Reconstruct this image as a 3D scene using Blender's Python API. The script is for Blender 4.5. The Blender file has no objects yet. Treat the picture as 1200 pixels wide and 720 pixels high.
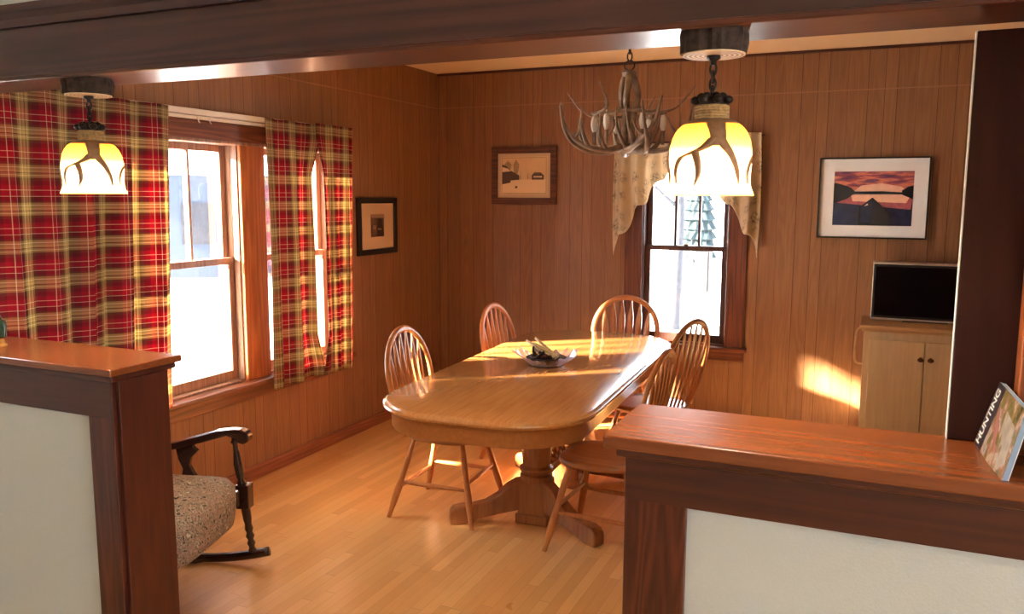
import bpy, bmesh, math, random
from mathutils import Vector, Matrix, Euler, noise as mnoise
random.seed(7)
S = bpy.context.scene
COL = S.collection
PI = math.pi
R = math.radians

# ------------------------------------------------------------ camera
cam_d = bpy.data.cameras.new('camera'); cam = bpy.data.objects.new('camera', cam_d); COL.objects.link(cam)
YAW, PITCH, ROLL, F = R(23.874), R(7.555), R(0.222), 969.56
cam_d.sensor_width = 36.0; cam_d.lens = F * 36.0 / 1200.0; cam_d.clip_start = 0.02; cam_d.clip_end = 300
fwd = Vector((-math.sin(YAW) * math.cos(PITCH), math.cos(YAW) * math.cos(PITCH), -math.sin(PITCH)))
rt = Vector((math.cos(YAW), math.sin(YAW), 0)); up = rt.cross(fwd)
r2 = math.cos(ROLL) * rt + math.sin(ROLL) * up; u2 = -math.sin(ROLL) * rt + math.cos(ROLL) * up
cam.matrix_world = Matrix(((r2.x, u2.x, -fwd.x, 0), (r2.y, u2.y, -fwd.y, 0), (r2.z, u2.z, -fwd.z, 1.65), (0, 0, 0, 1)))
S.camera = cam

# ------------------------------------------------------------ light and view
S.view_settings.view_transform = 'Standard'; S.view_settings.look = 'None'
S.view_settings.exposure = 0.55; S.view_settings.gamma = 1.0; S.view_settings.use_curve_mapping = False
SKY_STRENGTH = 10.0
SUN_STRENGTH = 100.0
SUN_AZ, SUN_EL = R(38.5), R(19.5)           # the light travels towards +X, a little towards +Y
PENDANT_W = 15.0
S.cycles.sample_clamp_indirect = 50.0; S.cycles.blur_glossy = 0.4
w = bpy.data.worlds.new('winter_sky'); S.world = w; w.use_nodes = True
bg = w.node_tree.nodes['Background']; bg.inputs[0].default_value = (0.80, 0.90, 1.0, 1); bg.inputs[1].default_value = SKY_STRENGTH
sd = bpy.data.lights.new('sun', 'SUN'); sun = bpy.data.objects.new('sun', sd); COL.objects.link(sun)
sd.energy = SUN_STRENGTH; sd.color = (1.0, 0.87, 0.66); sd.angle = R(2.0)
sdir = Vector((math.cos(SUN_AZ) * math.cos(SUN_EL), math.sin(SUN_AZ) * math.cos(SUN_EL), -math.sin(SUN_EL)))
sun.rotation_euler = sdir.to_track_quat('-Z', 'Y').to_euler(); sun.location = (-10, -3, 8)

def portal(name, loc, direction, sx, sy):
    d = bpy.data.lights.new(name, 'AREA'); d.shape = 'RECTANGLE'; d.size = sx; d.size_y = sy
    d.cycles.is_portal = True
    o = bpy.data.objects.new(name, d); COL.objects.link(o); o.location = loc
    o.rotation_euler = Vector(direction).to_track_quat('-Z', 'Z' if abs(direction[2]) < .5 else 'Y').to_euler()
    return o
portal('sky_portal_left', (-3.42, 3.3, 1.27), (1, 0, 0), 2.5, 1.4)
portal('sky_portal_back', (-1.253, 6.08, 1.27), (0, -1, 0), 0.65, 1.4)
portal('sky_portal_front_right', (3.3, -0.15, 1.4), (-1, 0, 0), 1.5, 1.2)

# ------------------------------------------------------------ materials
def s2l(c):
    return tuple((v / 12.92 if v <= 0.04045 else ((v + 0.055) / 1.055) ** 2.4) for v in (x / 255 for x in c)) + (1,)
def newmat(name):
    m = bpy.data.materials.new(name); m.use_nodes = True
    nt = m.node_tree; b = nt.nodes['Principled BSDF']
    return m, nt, b
def N(nt, t, **kw):
    n = nt.nodes.new(t)
    for k, v in kw.items(): setattr(n, k, v)
    return n
def ramp(nt, stops, interp='LINEAR'):
    r = N(nt, 'ShaderNodeValToRGB'); cr = r.color_ramp; cr.interpolation = interp
    while len(cr.elements) > 1: cr.elements.remove(cr.elements[-1])
    cr.elements[0].position = stops[0][0]; cr.elements[0].color = stops[0][1]
    for p, c in stops[1:]:
        e = cr.elements.new(p); e.color = c
    return r
def math_n(nt, op, a, b=None, c=None):
    n = N(nt, 'ShaderNodeMath', operation=op)
    for i, v in enumerate((a, b, c)):
        if v is None: continue
        if isinstance(v, (int, float)): n.inputs[i].default_value = v
        else: nt.links.new(v, n.inputs[i])
    return n.outputs[0]
def mixc(nt, fac, a, b, mode='MIX'):
    n = N(nt, 'ShaderNodeMix', data_type='RGBA', blend_type=mode)
    for i, v in ((0, fac), (6, a), (7, b)):
        if isinstance(v, (int, float)): n.inputs[i].default_value = v
        elif isinstance(v, tuple): n.inputs[i].default_value = v
        else: nt.links.new(v, n.inputs[i])
    return n.outputs[2]
def plain(name, rgb, rough=0.5, metal=0.0, noise=0.0, nscale=30, bump=0.0, coat=0.0, spec=0.5):
    m, nt, b = newmat(name)
    c = s2l(rgb)
    b.inputs['Roughness'].default_value = rough; b.inputs['Metallic'].default_value = metal
    b.inputs['Coat Weight'].default_value = coat; b.inputs['Specular IOR Level'].default_value = spec
    b.inputs['Base Color'].default_value = c
    if noise or bump:
        tc = N(nt, 'ShaderNodeTexCoord'); nz = N(nt, 'ShaderNodeTexNoise'); nz.inputs['Scale'].default_value = nscale
        nz.inputs['Detail'].default_value = 5
        nt.links.new(tc.outputs['Object'], nz.inputs['Vector'])
        if noise:
            d = tuple(max(0, v * (1 - noise)) for v in c[:3]) + (1,); l = tuple(min(1, v * (1 + noise)) for v in c[:3]) + (1,)
            r = ramp(nt, [(0.3, d), (0.7, l)]); nt.links.new(nz.outputs[0], r.inputs[0]); nt.links.new(r.outputs[0], b.inputs['Base Color'])
        if bump:
            bp = N(nt, 'ShaderNodeBump'); bp.inputs['Strength'].default_value = bump; bp.inputs['Distance'].default_value = 0.004
            nt.links.new(nz.outputs[0], bp.inputs['Height']); nt.links.new(bp.outputs[0], b.inputs['Normal'])
    return m
def wood(name, dark, light, axis='X', scale=9.0, stretch=14.0, rough=0.3, coat=0.0, rings=0.35, bump=0.08, spec=0.5):
    """grain running along axis: stretched noise plus distorted bands"""
    m, nt, b = newmat(name)
    tc = N(nt, 'ShaderNodeTexCoord'); mp = N(nt, 'ShaderNodeMapping')
    sc = {'X': (1, stretch, stretch), 'Y': (stretch, 1, stretch), 'Z': (stretch, stretch, 1)}[axis]
    mp.inputs['Scale'].default_value = tuple(v * scale / stretch for v in sc)
    nt.links.new(tc.outputs['Object'], mp.inputs['Vector'])
    n1 = N(nt, 'ShaderNodeTexNoise'); n1.inputs['Scale'].default_value = 5; n1.inputs['Detail'].default_value = 6; n1.inputs['Roughness'].default_value = .65
    nt.links.new(mp.outputs[0], n1.inputs['Vector'])
    n2 = N(nt, 'ShaderNodeTexNoise'); n2.inputs['Scale'].default_value = 1.1; n2.inputs['Detail'].default_value = 1.5
    nt.links.new(mp.outputs[0], n2.inputs['Vector'])
    band = math_n(nt, 'SINE', math_n(nt, 'MULTIPLY', n2.outputs[0], 60.0))
    band = math_n(nt, 'MULTIPLY_ADD', band, 0.5 * rings, 0.0)
    f = math_n(nt, 'ADD', n1.outputs[0], band)
    r = ramp(nt, [(0.25, s2l(dark)), (0.78, s2l(light))])
    nt.links.new(f, r.inputs[0]); nt.links.new(r.outputs[0], b.inputs['Base Color'])
    b.inputs['Roughness'].default_value = rough; b.inputs['Coat Weight'].default_value = coat; b.inputs['Coat Roughness'].default_value = 0.12
    b.inputs['Specular IOR Level'].default_value = spec
    if bump:
        bp = N(nt, 'ShaderNodeBump'); bp.inputs['Strength'].default_value = bump; bp.inputs['Distance'].default_value = 0.002
        nt.links.new(f, bp.inputs['Height']); nt.links.new(bp.outputs[0], b.inputs['Normal'])
    return m
def panelling(name, axis, off=0.0):
    """sheet panelling: irregular planks between dark grooves, repeating every 0.406 m"""
    m, nt, b = newmat(name)
    tc = N(nt, 'ShaderNodeTexCoord'); sp = N(nt, 'ShaderNodeSeparateXYZ'); nt.links.new(tc.outputs['Object'], sp.inputs[0])
    u = sp.outputs['X' if axis == 'X' else 'Y']; z = sp.outputs['Z']
    t = math_n(nt, 'FRACT', math_n(nt, 'MULTIPLY_ADD', u, 1 / 0.406, off))
    G = (0, 0, 0, 1); W = (1, 1, 1, 1)
    stops = [(0.0, G), (0.007, W)]
    for p in (0.245, 0.42, 0.70): stops += [(p, G), (p + 0.007, W)]
    gr = ramp(nt, stops, 'CONSTANT'); nt.links.new(t, gr.inputs[0])
    tone = ramp(nt, [(0, (.97,) * 3 + (1,)), (0.245, (1.05,) * 3 + (1,)), (0.42, (.94,) * 3 + (1,)), (.70, (1.02,) * 3 + (1,))], 'CONSTANT'); nt.links.new(t, tone.inputs[0])
    mp = N(nt, 'ShaderNodeMapping'); mp.inputs['Scale'].default_value = (38, 38, 1.6); nt.links.new(tc.outputs['Object'], mp.inputs['Vector'])
    n1 = N(nt, 'ShaderNodeTexNoise'); n1.inputs['Scale'].default_value = 2.2; n1.inputs['Detail'].default_value = 7; n1.inputs['Roughness'].default_value = .6
    nt.links.new(mp.outputs[0], n1.inputs['Vector'])
    mp2 = N(nt, 'ShaderNodeMapping'); mp2.inputs['Scale'].default_value = (7, 7, .55); nt.links.new(tc.outputs['Object'], mp2.inputs['Vector'])
    n2 = N(nt, 'ShaderNodeTexNoise'); n2.inputs['Scale'].default_value = 1.6; n2.inputs['Detail'].default_value = 1; nt.links.new(mp2.outputs[0], n2.inputs['Vector'])
    band = math_n(nt, 'MULTIPLY', math_n(nt, 'SINE', math_n(nt, 'MULTIPLY', n2.outputs[0], 70)), 0.12)
    r = ramp(nt, [(0.25, s2l((131, 90, 59))), (0.85, s2l((155, 108, 71)))])
    nt.links.new(math_n(nt, 'ADD', n1.outputs[0], band), r.inputs[0])
    c = mixc(nt, 1.0, r.outputs[0], tone.outputs[0], 'MULTIPLY')
    c = mixc(nt, gr.outputs[0], s2l((74, 40, 25)), c)
    nt.links.new(c, b.inputs['Base Color'])
    b.inputs['Roughness'].default_value = 0.42
    bp = N(nt, 'ShaderNodeBump'); bp.inputs['Strength'].default_value = 0.5; bp.inputs['Distance'].default_value = 0.002
    nt.links.new(gr.outputs[0], bp.inputs['Height']); nt.links.new(bp.outputs[0], b.inputs['Normal'])
    return m
def strip_floor(name):
    m, nt, b = newmat(name)
    tc = N(nt, 'ShaderNodeTexCoord'); sp = N(nt, 'ShaderNodeSeparateXYZ'); nt.links.new(tc.outputs['Object'], sp.inputs[0])
    xs = math_n(nt, 'MULTIPLY', sp.outputs['X'], 1 / 0.050)
    row = math_n(nt, 'FLOOR', xs)
    wn = N(nt, 'ShaderNodeTexWhiteNoise', noise_dimensions='1D'); nt.links.new(row, wn.inputs['W'])
    ys = math_n(nt, 'MULTIPLY_ADD', sp.outputs['Y'], 1 / 0.75, math_n(nt, 'MULTIPLY', wn.outputs[0], 9.0))
    brd = math_n(nt, 'FLOOR', ys)
    cv = N(nt, 'ShaderNodeCombineXYZ'); nt.links.new(row, cv.inputs[0]); nt.links.new(brd, cv.inputs[1])
    w2 = N(nt, 'ShaderNodeTexWhiteNoise', noise_dimensions='2D'); nt.links.new(cv.outputs[0], w2.inputs['Vector'])
    mp = N(nt, 'ShaderNodeMapping'); mp.inputs['Scale'].default_value = (60, 2.2, 1); nt.links.new(tc.outputs['Object'], mp.inputs['Vector'])
    n1 = N(nt, 'ShaderNodeTexNoise'); n1.inputs['Scale'].default_value = 2.0; n1.inputs['Detail'].default_value = 6; nt.links.new(mp.outputs[0], n1.inputs['Vector'])
    f = math_n(nt, 'ADD', math_n(nt, 'MULTIPLY', w2.outputs[0], 0.55), math_n(nt, 'MULTIPLY', n1.outputs[0], 0.5))
    r = ramp(nt, [(0.1, s2l((202, 146, 86))), (0.5, s2l((216, 162, 98))), (0.95, s2l((228, 178, 114)))])
    nt.links.new(f, r.inputs[0])
    fx = math_n(nt, 'FRACT', xs); fy = math_n(nt, 'FRACT', ys)
    gx = math_n(nt, 'GREATER_THAN', fx, 0.03); gy = math_n(nt, 'GREATER_THAN', fy, 0.004)
    g = math_n(nt, 'MULTIPLY', gx, gy)
    c = mixc(nt, g, s2l((190, 132, 80)), r.outputs[0])
    nt.links.new(c, b.inputs['Base Color'])
    nz = N(nt, 'ShaderNodeTexNoise'); nz.inputs['Scale'].default_value = 6; nt.links.new(tc.outputs['Object'], nz.inputs['Vector'])
    rr = N(nt, 'ShaderNodeMapRange'); rr.inputs['To Min'].default_value = .24; rr.inputs['To Max'].default_value = .38
    nt.links.new(nz.outputs[0], rr.inputs[0]); nt.links.new(rr.outputs[0], b.inputs['Roughness'])
    bp = N(nt, 'ShaderNodeBump'); bp.inputs['Strength'].default_value = 0.15; bp.inputs['Distance'].default_value = 0.001
    nt.links.new(math_n(nt, 'ADD', g, math_n(nt, 'MULTIPLY', n1.outputs[0], .6)), bp.inputs['Height']); nt.links.new(bp.outputs[0], b.inputs['Normal'])
    return m
def glass_mat(name, gloss=0.07, tint=(1, 1, 1, 1)):
    m = bpy.data.materials.new(name); m.use_nodes = True; nt = m.node_tree; nt.nodes.clear()
    o = N(nt, 'ShaderNodeOutputMaterial'); t = N(nt, 'ShaderNodeBsdfTransparent'); g = N(nt, 'ShaderNodeBsdfGlossy'); g.inputs['Roughness'].default_value = 0.02
    t.inputs[0].default_value = tint
    mx = N(nt, 'ShaderNodeMixShader'); fr = N(nt, 'ShaderNodeFresnel'); fr.inputs[0].default_value = 1.35
    nt.links.new(math_n(nt, 'ADD', math_n(nt, 'MULTIPLY', fr.outputs[0], .8), gloss * .2), mx.inputs[0])
    nt.links.new(t.outputs[0], mx.inputs[1]); nt.links.new(g.outputs[0], mx.inputs[2]); nt.links.new(mx.outputs[0], o.inputs[0])
    return m
def cloth(name, color_fn, trans=0.5):
    """woven cloth: diffuse on the near side, translucent to light from behind"""
    m = bpy.data.materials.new(name); m.use_nodes = True; nt = m.node_tree; nt.nodes.clear()
    o = N(nt, 'ShaderNodeOutputMaterial'); d = N(nt, 'ShaderNodeBsdfDiffuse'); t = N(nt, 'ShaderNodeBsdfTranslucent'); mx = N(nt, 'ShaderNodeMixShader')
    mx.inputs[0].default_value = trans
    c = color_fn(nt)
    nt.links.new(c, d.inputs[0]); nt.links.new(c, t.inputs[0])
    nt.links.new(d.outputs[0], mx.inputs[1]); nt.links.new(t.outputs[0], mx.inputs[2]); nt.links.new(mx.outputs[0], o.inputs[0])
    return m
def plaid_color(nt):
    uv = N(nt, 'ShaderNodeUVMap'); sp = N(nt, 'ShaderNodeSeparateXYZ'); nt.links.new(uv.outputs[0], sp.inputs[0])
    red, mar, brn, oli, crm, tan = [s2l(c) for c in ((156, 38, 56), (114, 42, 52), (98, 70, 58), (162, 146, 98), (226, 214, 184), (190, 168, 124))]
    st = [(0.0, red), (0.12, crm), (0.135, red), (0.27, mar), (0.285, crm), (0.30, mar), (0.41, brn), (0.46, oli), (0.52, crm), (0.54, oli), (0.60, tan), (0.66, brn), (0.68, oli), (0.73, crm), (0.745, oli), (0.80, brn), (0.88, mar)]
    cols = []
    for k, per in (('X', 0.235), ('Y', 0.150)):
        r = ramp(nt, st, 'CONSTANT')
        nt.links.new(math_n(nt, 'FRACT', math_n(nt, 'MULTIPLY_ADD', sp.outputs[k], 1 / per, 0.37)), r.inputs[0]); cols.append(r.outputs[0])
    c = mixc(nt, 0.5, cols[0], cols[1])
    wv = N(nt, 'ShaderNodeTexNoise'); wv.inputs['Scale'].default_value = 300; nt.links.new(uv.outputs[0], wv.inputs['Vector'])
    return mixc(nt, 0.12, c, wv.outputs[0], 'OVERLAY')
def toile_color(nt):
    uv = N(nt, 'ShaderNodeUVMap')
    v1 = N(nt, 'ShaderNodeTexVoronoi'); v1.inputs['Scale'].default_value = 9; v1.inputs['Randomness'].default_value = .5; nt.links.new(uv.outputs[0], v1.inputs['Vector'])
    n1 = N(nt, 'ShaderNodeTexNoise'); n1.inputs['Scale'].default_value = 42; n1.inputs['Detail'].default_value = 7; n1.inputs['Roughness'].default_value = .7; n1.inputs['Distortion'].default_value = .8; nt.links.new(uv.outputs[0], n1.inputs['Vector'])
    a = ramp(nt, [(.28, (1, 1, 1, 1)), (.5, (0, 0, 0, 1))]); nt.links.new(v1.outputs['Distance'], a.inputs[0])
    b = ramp(nt, [(.46, (0, 0, 0, 1)), (.58, (1, 1, 1, 1))]); nt.links.new(n1.outputs[0], b.inputs[0])
    f = math_n(nt, 'MULTIPLY', math_n(nt, 'MULTIPLY', a.outputs[0], b.outputs[0]), .75)
    return mixc(nt, f, s2l((228, 212, 186)), s2l((104, 84, 72)))
def tapestry(name):
    m, nt, b = newmat(name)
    tc = N(nt, 'ShaderNodeTexCoord')
    n1 = N(nt, 'ShaderNodeTexNoise'); n1.inputs['Scale'].default_value = 38; n1.inputs['Detail'].default_value = 4; n1.inputs['Distortion'].default_value = 1.6
    nt.links.new(tc.outputs['Object'], n1.inputs['Vector'])
    r = ramp(nt, [(.32, s2l((44, 42, 38))), (.40, s2l((110, 100, 84))), (.46, s2l((200, 186, 158))), (.50, s2l((150, 88, 84))), (.545, s2l((176, 160, 132))), (.60, s2l((66, 72, 60))), (.67, s2l((208, 196, 170)))])
    nt.links.new(n1.outputs[0], r.inputs[0]); nt.links.new(r.outputs[0], b.inputs['Base Color'])
    b.inputs['Roughness'].default_value = .95; b.inputs['Specular IOR Level'].default_value = .15
    bp = N(nt, 'ShaderNodeBump'); bp.inputs['Strength'].default_value = .4; bp.inputs['Distance'].default_value = .003
    nt.links.new(n1.outputs[0], bp.inputs['Height']); nt.links.new(bp.outputs[0], b.inputs['Normal'])
    return m
def shade_mat(name):
    m = bpy.data.materials.new(name); m.use_nodes = True; nt = m.node_tree; nt.nodes.clear()
    o = N(nt, 'ShaderNodeOutputMaterial'); d = N(nt, 'ShaderNodeBsdfTranslucent'); g = N(nt, 'ShaderNodeBsdfGlossy'); df = N(nt, 'ShaderNodeBsdfDiffuse')
    tc = N(nt, 'ShaderNodeTexCoord'); sp = N(nt, 'ShaderNodeSeparateXYZ'); nt.links.new(tc.outputs['Object'], sp.inputs[0])
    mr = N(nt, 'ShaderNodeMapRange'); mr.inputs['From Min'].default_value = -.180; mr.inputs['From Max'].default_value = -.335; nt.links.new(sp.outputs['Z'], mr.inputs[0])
    rp = ramp(nt, [(0.0, s2l((204, 150, 84))), (.35, s2l((232, 192, 124))), (.6, s2l((252, 240, 214))), (.88, s2l((255, 246, 226))), (1, s2l((255, 228, 150)))]); nt.links.new(mr.outputs[0], rp.inputs[0])  # fade to near-white paints in the bulb's overexposed glow low on the glass
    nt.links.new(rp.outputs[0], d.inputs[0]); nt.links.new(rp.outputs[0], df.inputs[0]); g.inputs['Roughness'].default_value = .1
    m1 = N(nt, 'ShaderNodeMixShader'); m1.inputs[0].default_value = .7; m2 = N(nt, 'ShaderNodeMixShader'); m2.inputs[0].default_value = .05
    nt.links.new(df.outputs[0], m1.inputs[1]); nt.links.new(d.outputs[0], m1.inputs[2]); nt.links.new(m1.outputs[0], m2.inputs[1]); nt.links.new(g.outputs[0], m2.inputs[2]); nt.links.new(m2.outputs[0], o.inputs[0])
    return m
def emit(name, rgb, st):
    m = bpy.data.materials.new(name); m.use_nodes = True; nt = m.node_tree; nt.nodes.clear()
    o = N(nt, 'ShaderNodeOutputMaterial'); e = N(nt, 'ShaderNodeEmission'); e.inputs[0].default_value = s2l(rgb); e.inputs[1].default_value = st
    nt.links.new(e.outputs[0], o.inputs[0]); return m
def ring_mat(name):
    m, nt, b = newmat(name)
    tc = N(nt, 'ShaderNodeTexCoord'); ln = N(nt, 'ShaderNodeVectorMath', operation='LENGTH')
    mp = N(nt, 'ShaderNodeMapping'); mp.inputs['Scale'].default_value = (1, 1, 0); nt.links.new(tc.outputs['Object'], mp.inputs['Vector'])
    nt.links.new(mp.outputs[0], ln.inputs[0])
    sn = math_n(nt, 'SINE', math_n(nt, 'MULTIPLY', ln.outputs['Value'], 620))
    r = ramp(nt, [(0.1, s2l((176, 134, 84))), (0.6, s2l((232, 204, 156)))]); nt.links.new(math_n(nt, 'MULTIPLY_ADD', sn, .5, .5), r.inputs[0])
    nt.links.new(r.outputs[0], b.inputs['Base Color']); b.inputs['Roughness'].default_value = .6
    return m

M = {}
M['pan_left'] = panelling('panelling_left', 'Y', 0.12)
M['pan_back'] = panelling('panelling_back', 'X', 0.30)
M['floor'] = strip_floor('maple_strip_floor')
M['ceiling'] = plain('cream_ceiling', (246, 228, 194), .8, noise=.03, nscale=120, bump=.3)
M['white'] = plain('white_plaster', (212, 219, 217), .75, noise=.02, nscale=220, bump=.25)
M['dark_x'] = wood('dark_fir_along_x', (62, 27, 18), (88, 42, 28), 'X', 9, 16, .32, .1, rings=.2)
M['dark_y'] = wood('dark_fir_along_y', (54, 22, 15), (92, 42, 26), 'Y', 9, 16, .28, .2)
M['dark_z'] = wood('dark_fir_along_z', (62, 25, 16), (108, 52, 32), 'Z', 12, 14, .34, .1, rings=.3)
M['beam'] = wood('beam_wood', (56, 30, 26), (80, 46, 39), 'X', 8, 18, .36, .1, rings=.35)
M['cap_x'] = wood('pony_cap_wood', (118, 60, 30), (150, 84, 44), 'X', 9, 18, .27, .25, rings=.05)
M['end_red'] = wood('post_end_wood', (64, 27, 17), (94, 42, 25), 'Z', 9, 14, .36, .1, rings=.15)
M['cabinet_dark'] = wood('bookcase_back_wood', (48, 21, 17), (64, 30, 23), 'Z', 6, 16, .6, rings=.15, spec=.2)
M['stile'] = wood('bookcase_stile_wood', (128, 66, 34), (180, 104, 56), 'Z', 10, 18, .35)
M['seam'] = plain('seam_strip', (160, 112, 76), .4)
M['win'] = wood('window_casing_wood', (84, 42, 28), (124, 68, 44), 'Z', 10, 18, .35)
M['win_y'] = wood('window_sill_wood', (96, 50, 32), (142, 82, 54), 'Y', 10, 18, .3)
M['win_x'] = wood('window_sill_wood_back', (84, 42, 28), (124, 68, 44), 'X', 10, 18, .3)
M['mull'] = wood('window_mullion_wood', (176, 96, 52), (214, 130, 76), 'Z', 10, 18, .35)
M['base'] = wood('baseboard_wood', (120, 66, 42), (156, 94, 62), 'Y', 10, 18, .4)
M['oak_top'] = wood('table_oak', (180, 118, 62), (208, 148, 86), 'Y', 12, 16, .22, .6, rings=.06, bump=.02)
M['oak_base'] = wood('table_base_oak', (140, 84, 44), (178, 114, 64), 'Z', 10, 12, .3, .2, rings=.12)
M['oak_apron'] = wood('table_apron_oak', (160, 98, 50), (188, 122, 66), 'Y', 10, 12, .28, .2, rings=.0)
M['chair'] = wood('chair_oak', (172, 104, 56), (206, 136, 78), 'Z', 9, 10, .28, .25, rings=.06)
M['chair_seat'] = wood('chair_seat_oak', (150, 92, 52), (186, 120, 70), 'X', 9, 10, .28, .25, rings=.08)
M['rocker'] = plain('dark_mahogany', (48, 24, 18), .22, noise=.25, nscale=40, coat=.4)
M['tapestry'] = tapestry('tapestry_upholstery')
M['plaid'] = cloth('plaid_curtain_cloth', plaid_color, .46)
M['toile'] = cloth('toile_valance_cloth', toile_color, .4)
M['rod'] = plain('white_painted_rod', (232, 226, 212), .35)
M['glass'] = glass_mat('window_glass')
M['sash'] = wood('sash_wood', (138, 100, 80), (176, 136, 112), 'Z', 10, 18, .4)
M['sash_dark'] = wood('sash_wood_dark', (62, 34, 28), (92, 54, 42), 'Z', 10, 18, .4)
M['bark'] = plain('bark', (66, 50, 40), .95, noise=.6, nscale=45, bump=1.0)
M['rings'] = ring_mat('cut_log_face')
M['iron'] = plain('dark_bronze_chain', (44, 34, 28), .45, metal=.6)
M['jute'] = plain('jute_wrap', (176, 142, 92), .9, noise=.3, nscale=160, bump=.6)
M['antler_lamp'] = plain('antler_cast', (142, 106, 74), .55, noise=.25, nscale=60)
M['antler'] = plain('grey_brown_antler', (128, 104, 82), .5, noise=.35, nscale=26)
M['shade'] = shade_mat('amber_glass_painted_glow')
M['bulb'] = emit('lit_bulb', (255, 224, 160), 14)
M['candle_bulb'] = plain('unlit_frosted_bulb', (226, 218, 204), .25)
M['cabinet'] = wood('blond_pine', (212, 182, 136), (228, 202, 160), 'Z', 7, 14, .42, rings=.12)
M['cabinet_x'] = wood('blond_pine_rail', (190, 148, 100), (212, 172, 122), 'X', 7, 14, .42, rings=.12)
M['screen'] = plain('black_screen', (8, 9, 14), .12)
M['silver'] = plain('silver_plastic', (196, 188, 178), .3, metal=.3)
M['knob'] = plain('bronze_knob', (92, 60, 36), .3, metal=.7)
M['brass'] = plain('aged_brass', (150, 112, 60), .35, metal=.8)
M['blackframe'] = plain('black_frame', (20, 18, 18), .35)
M['mat_white'] = plain('white_mat_board', (238, 243, 248), .8)
M['mat_cream'] = plain('cream_mat_board', (206, 176, 142), .8)
M['woodframe'] = wood('rustic_frame_wood', (70, 36, 24), (112, 64, 42), 'X', 10, 14, .5)
M['snow'] = plain('snow', (244, 246, 252), .8, noise=.04, nscale=.6)
M['paper'] = plain('page_edges', (150, 178, 208), .7)

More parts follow.
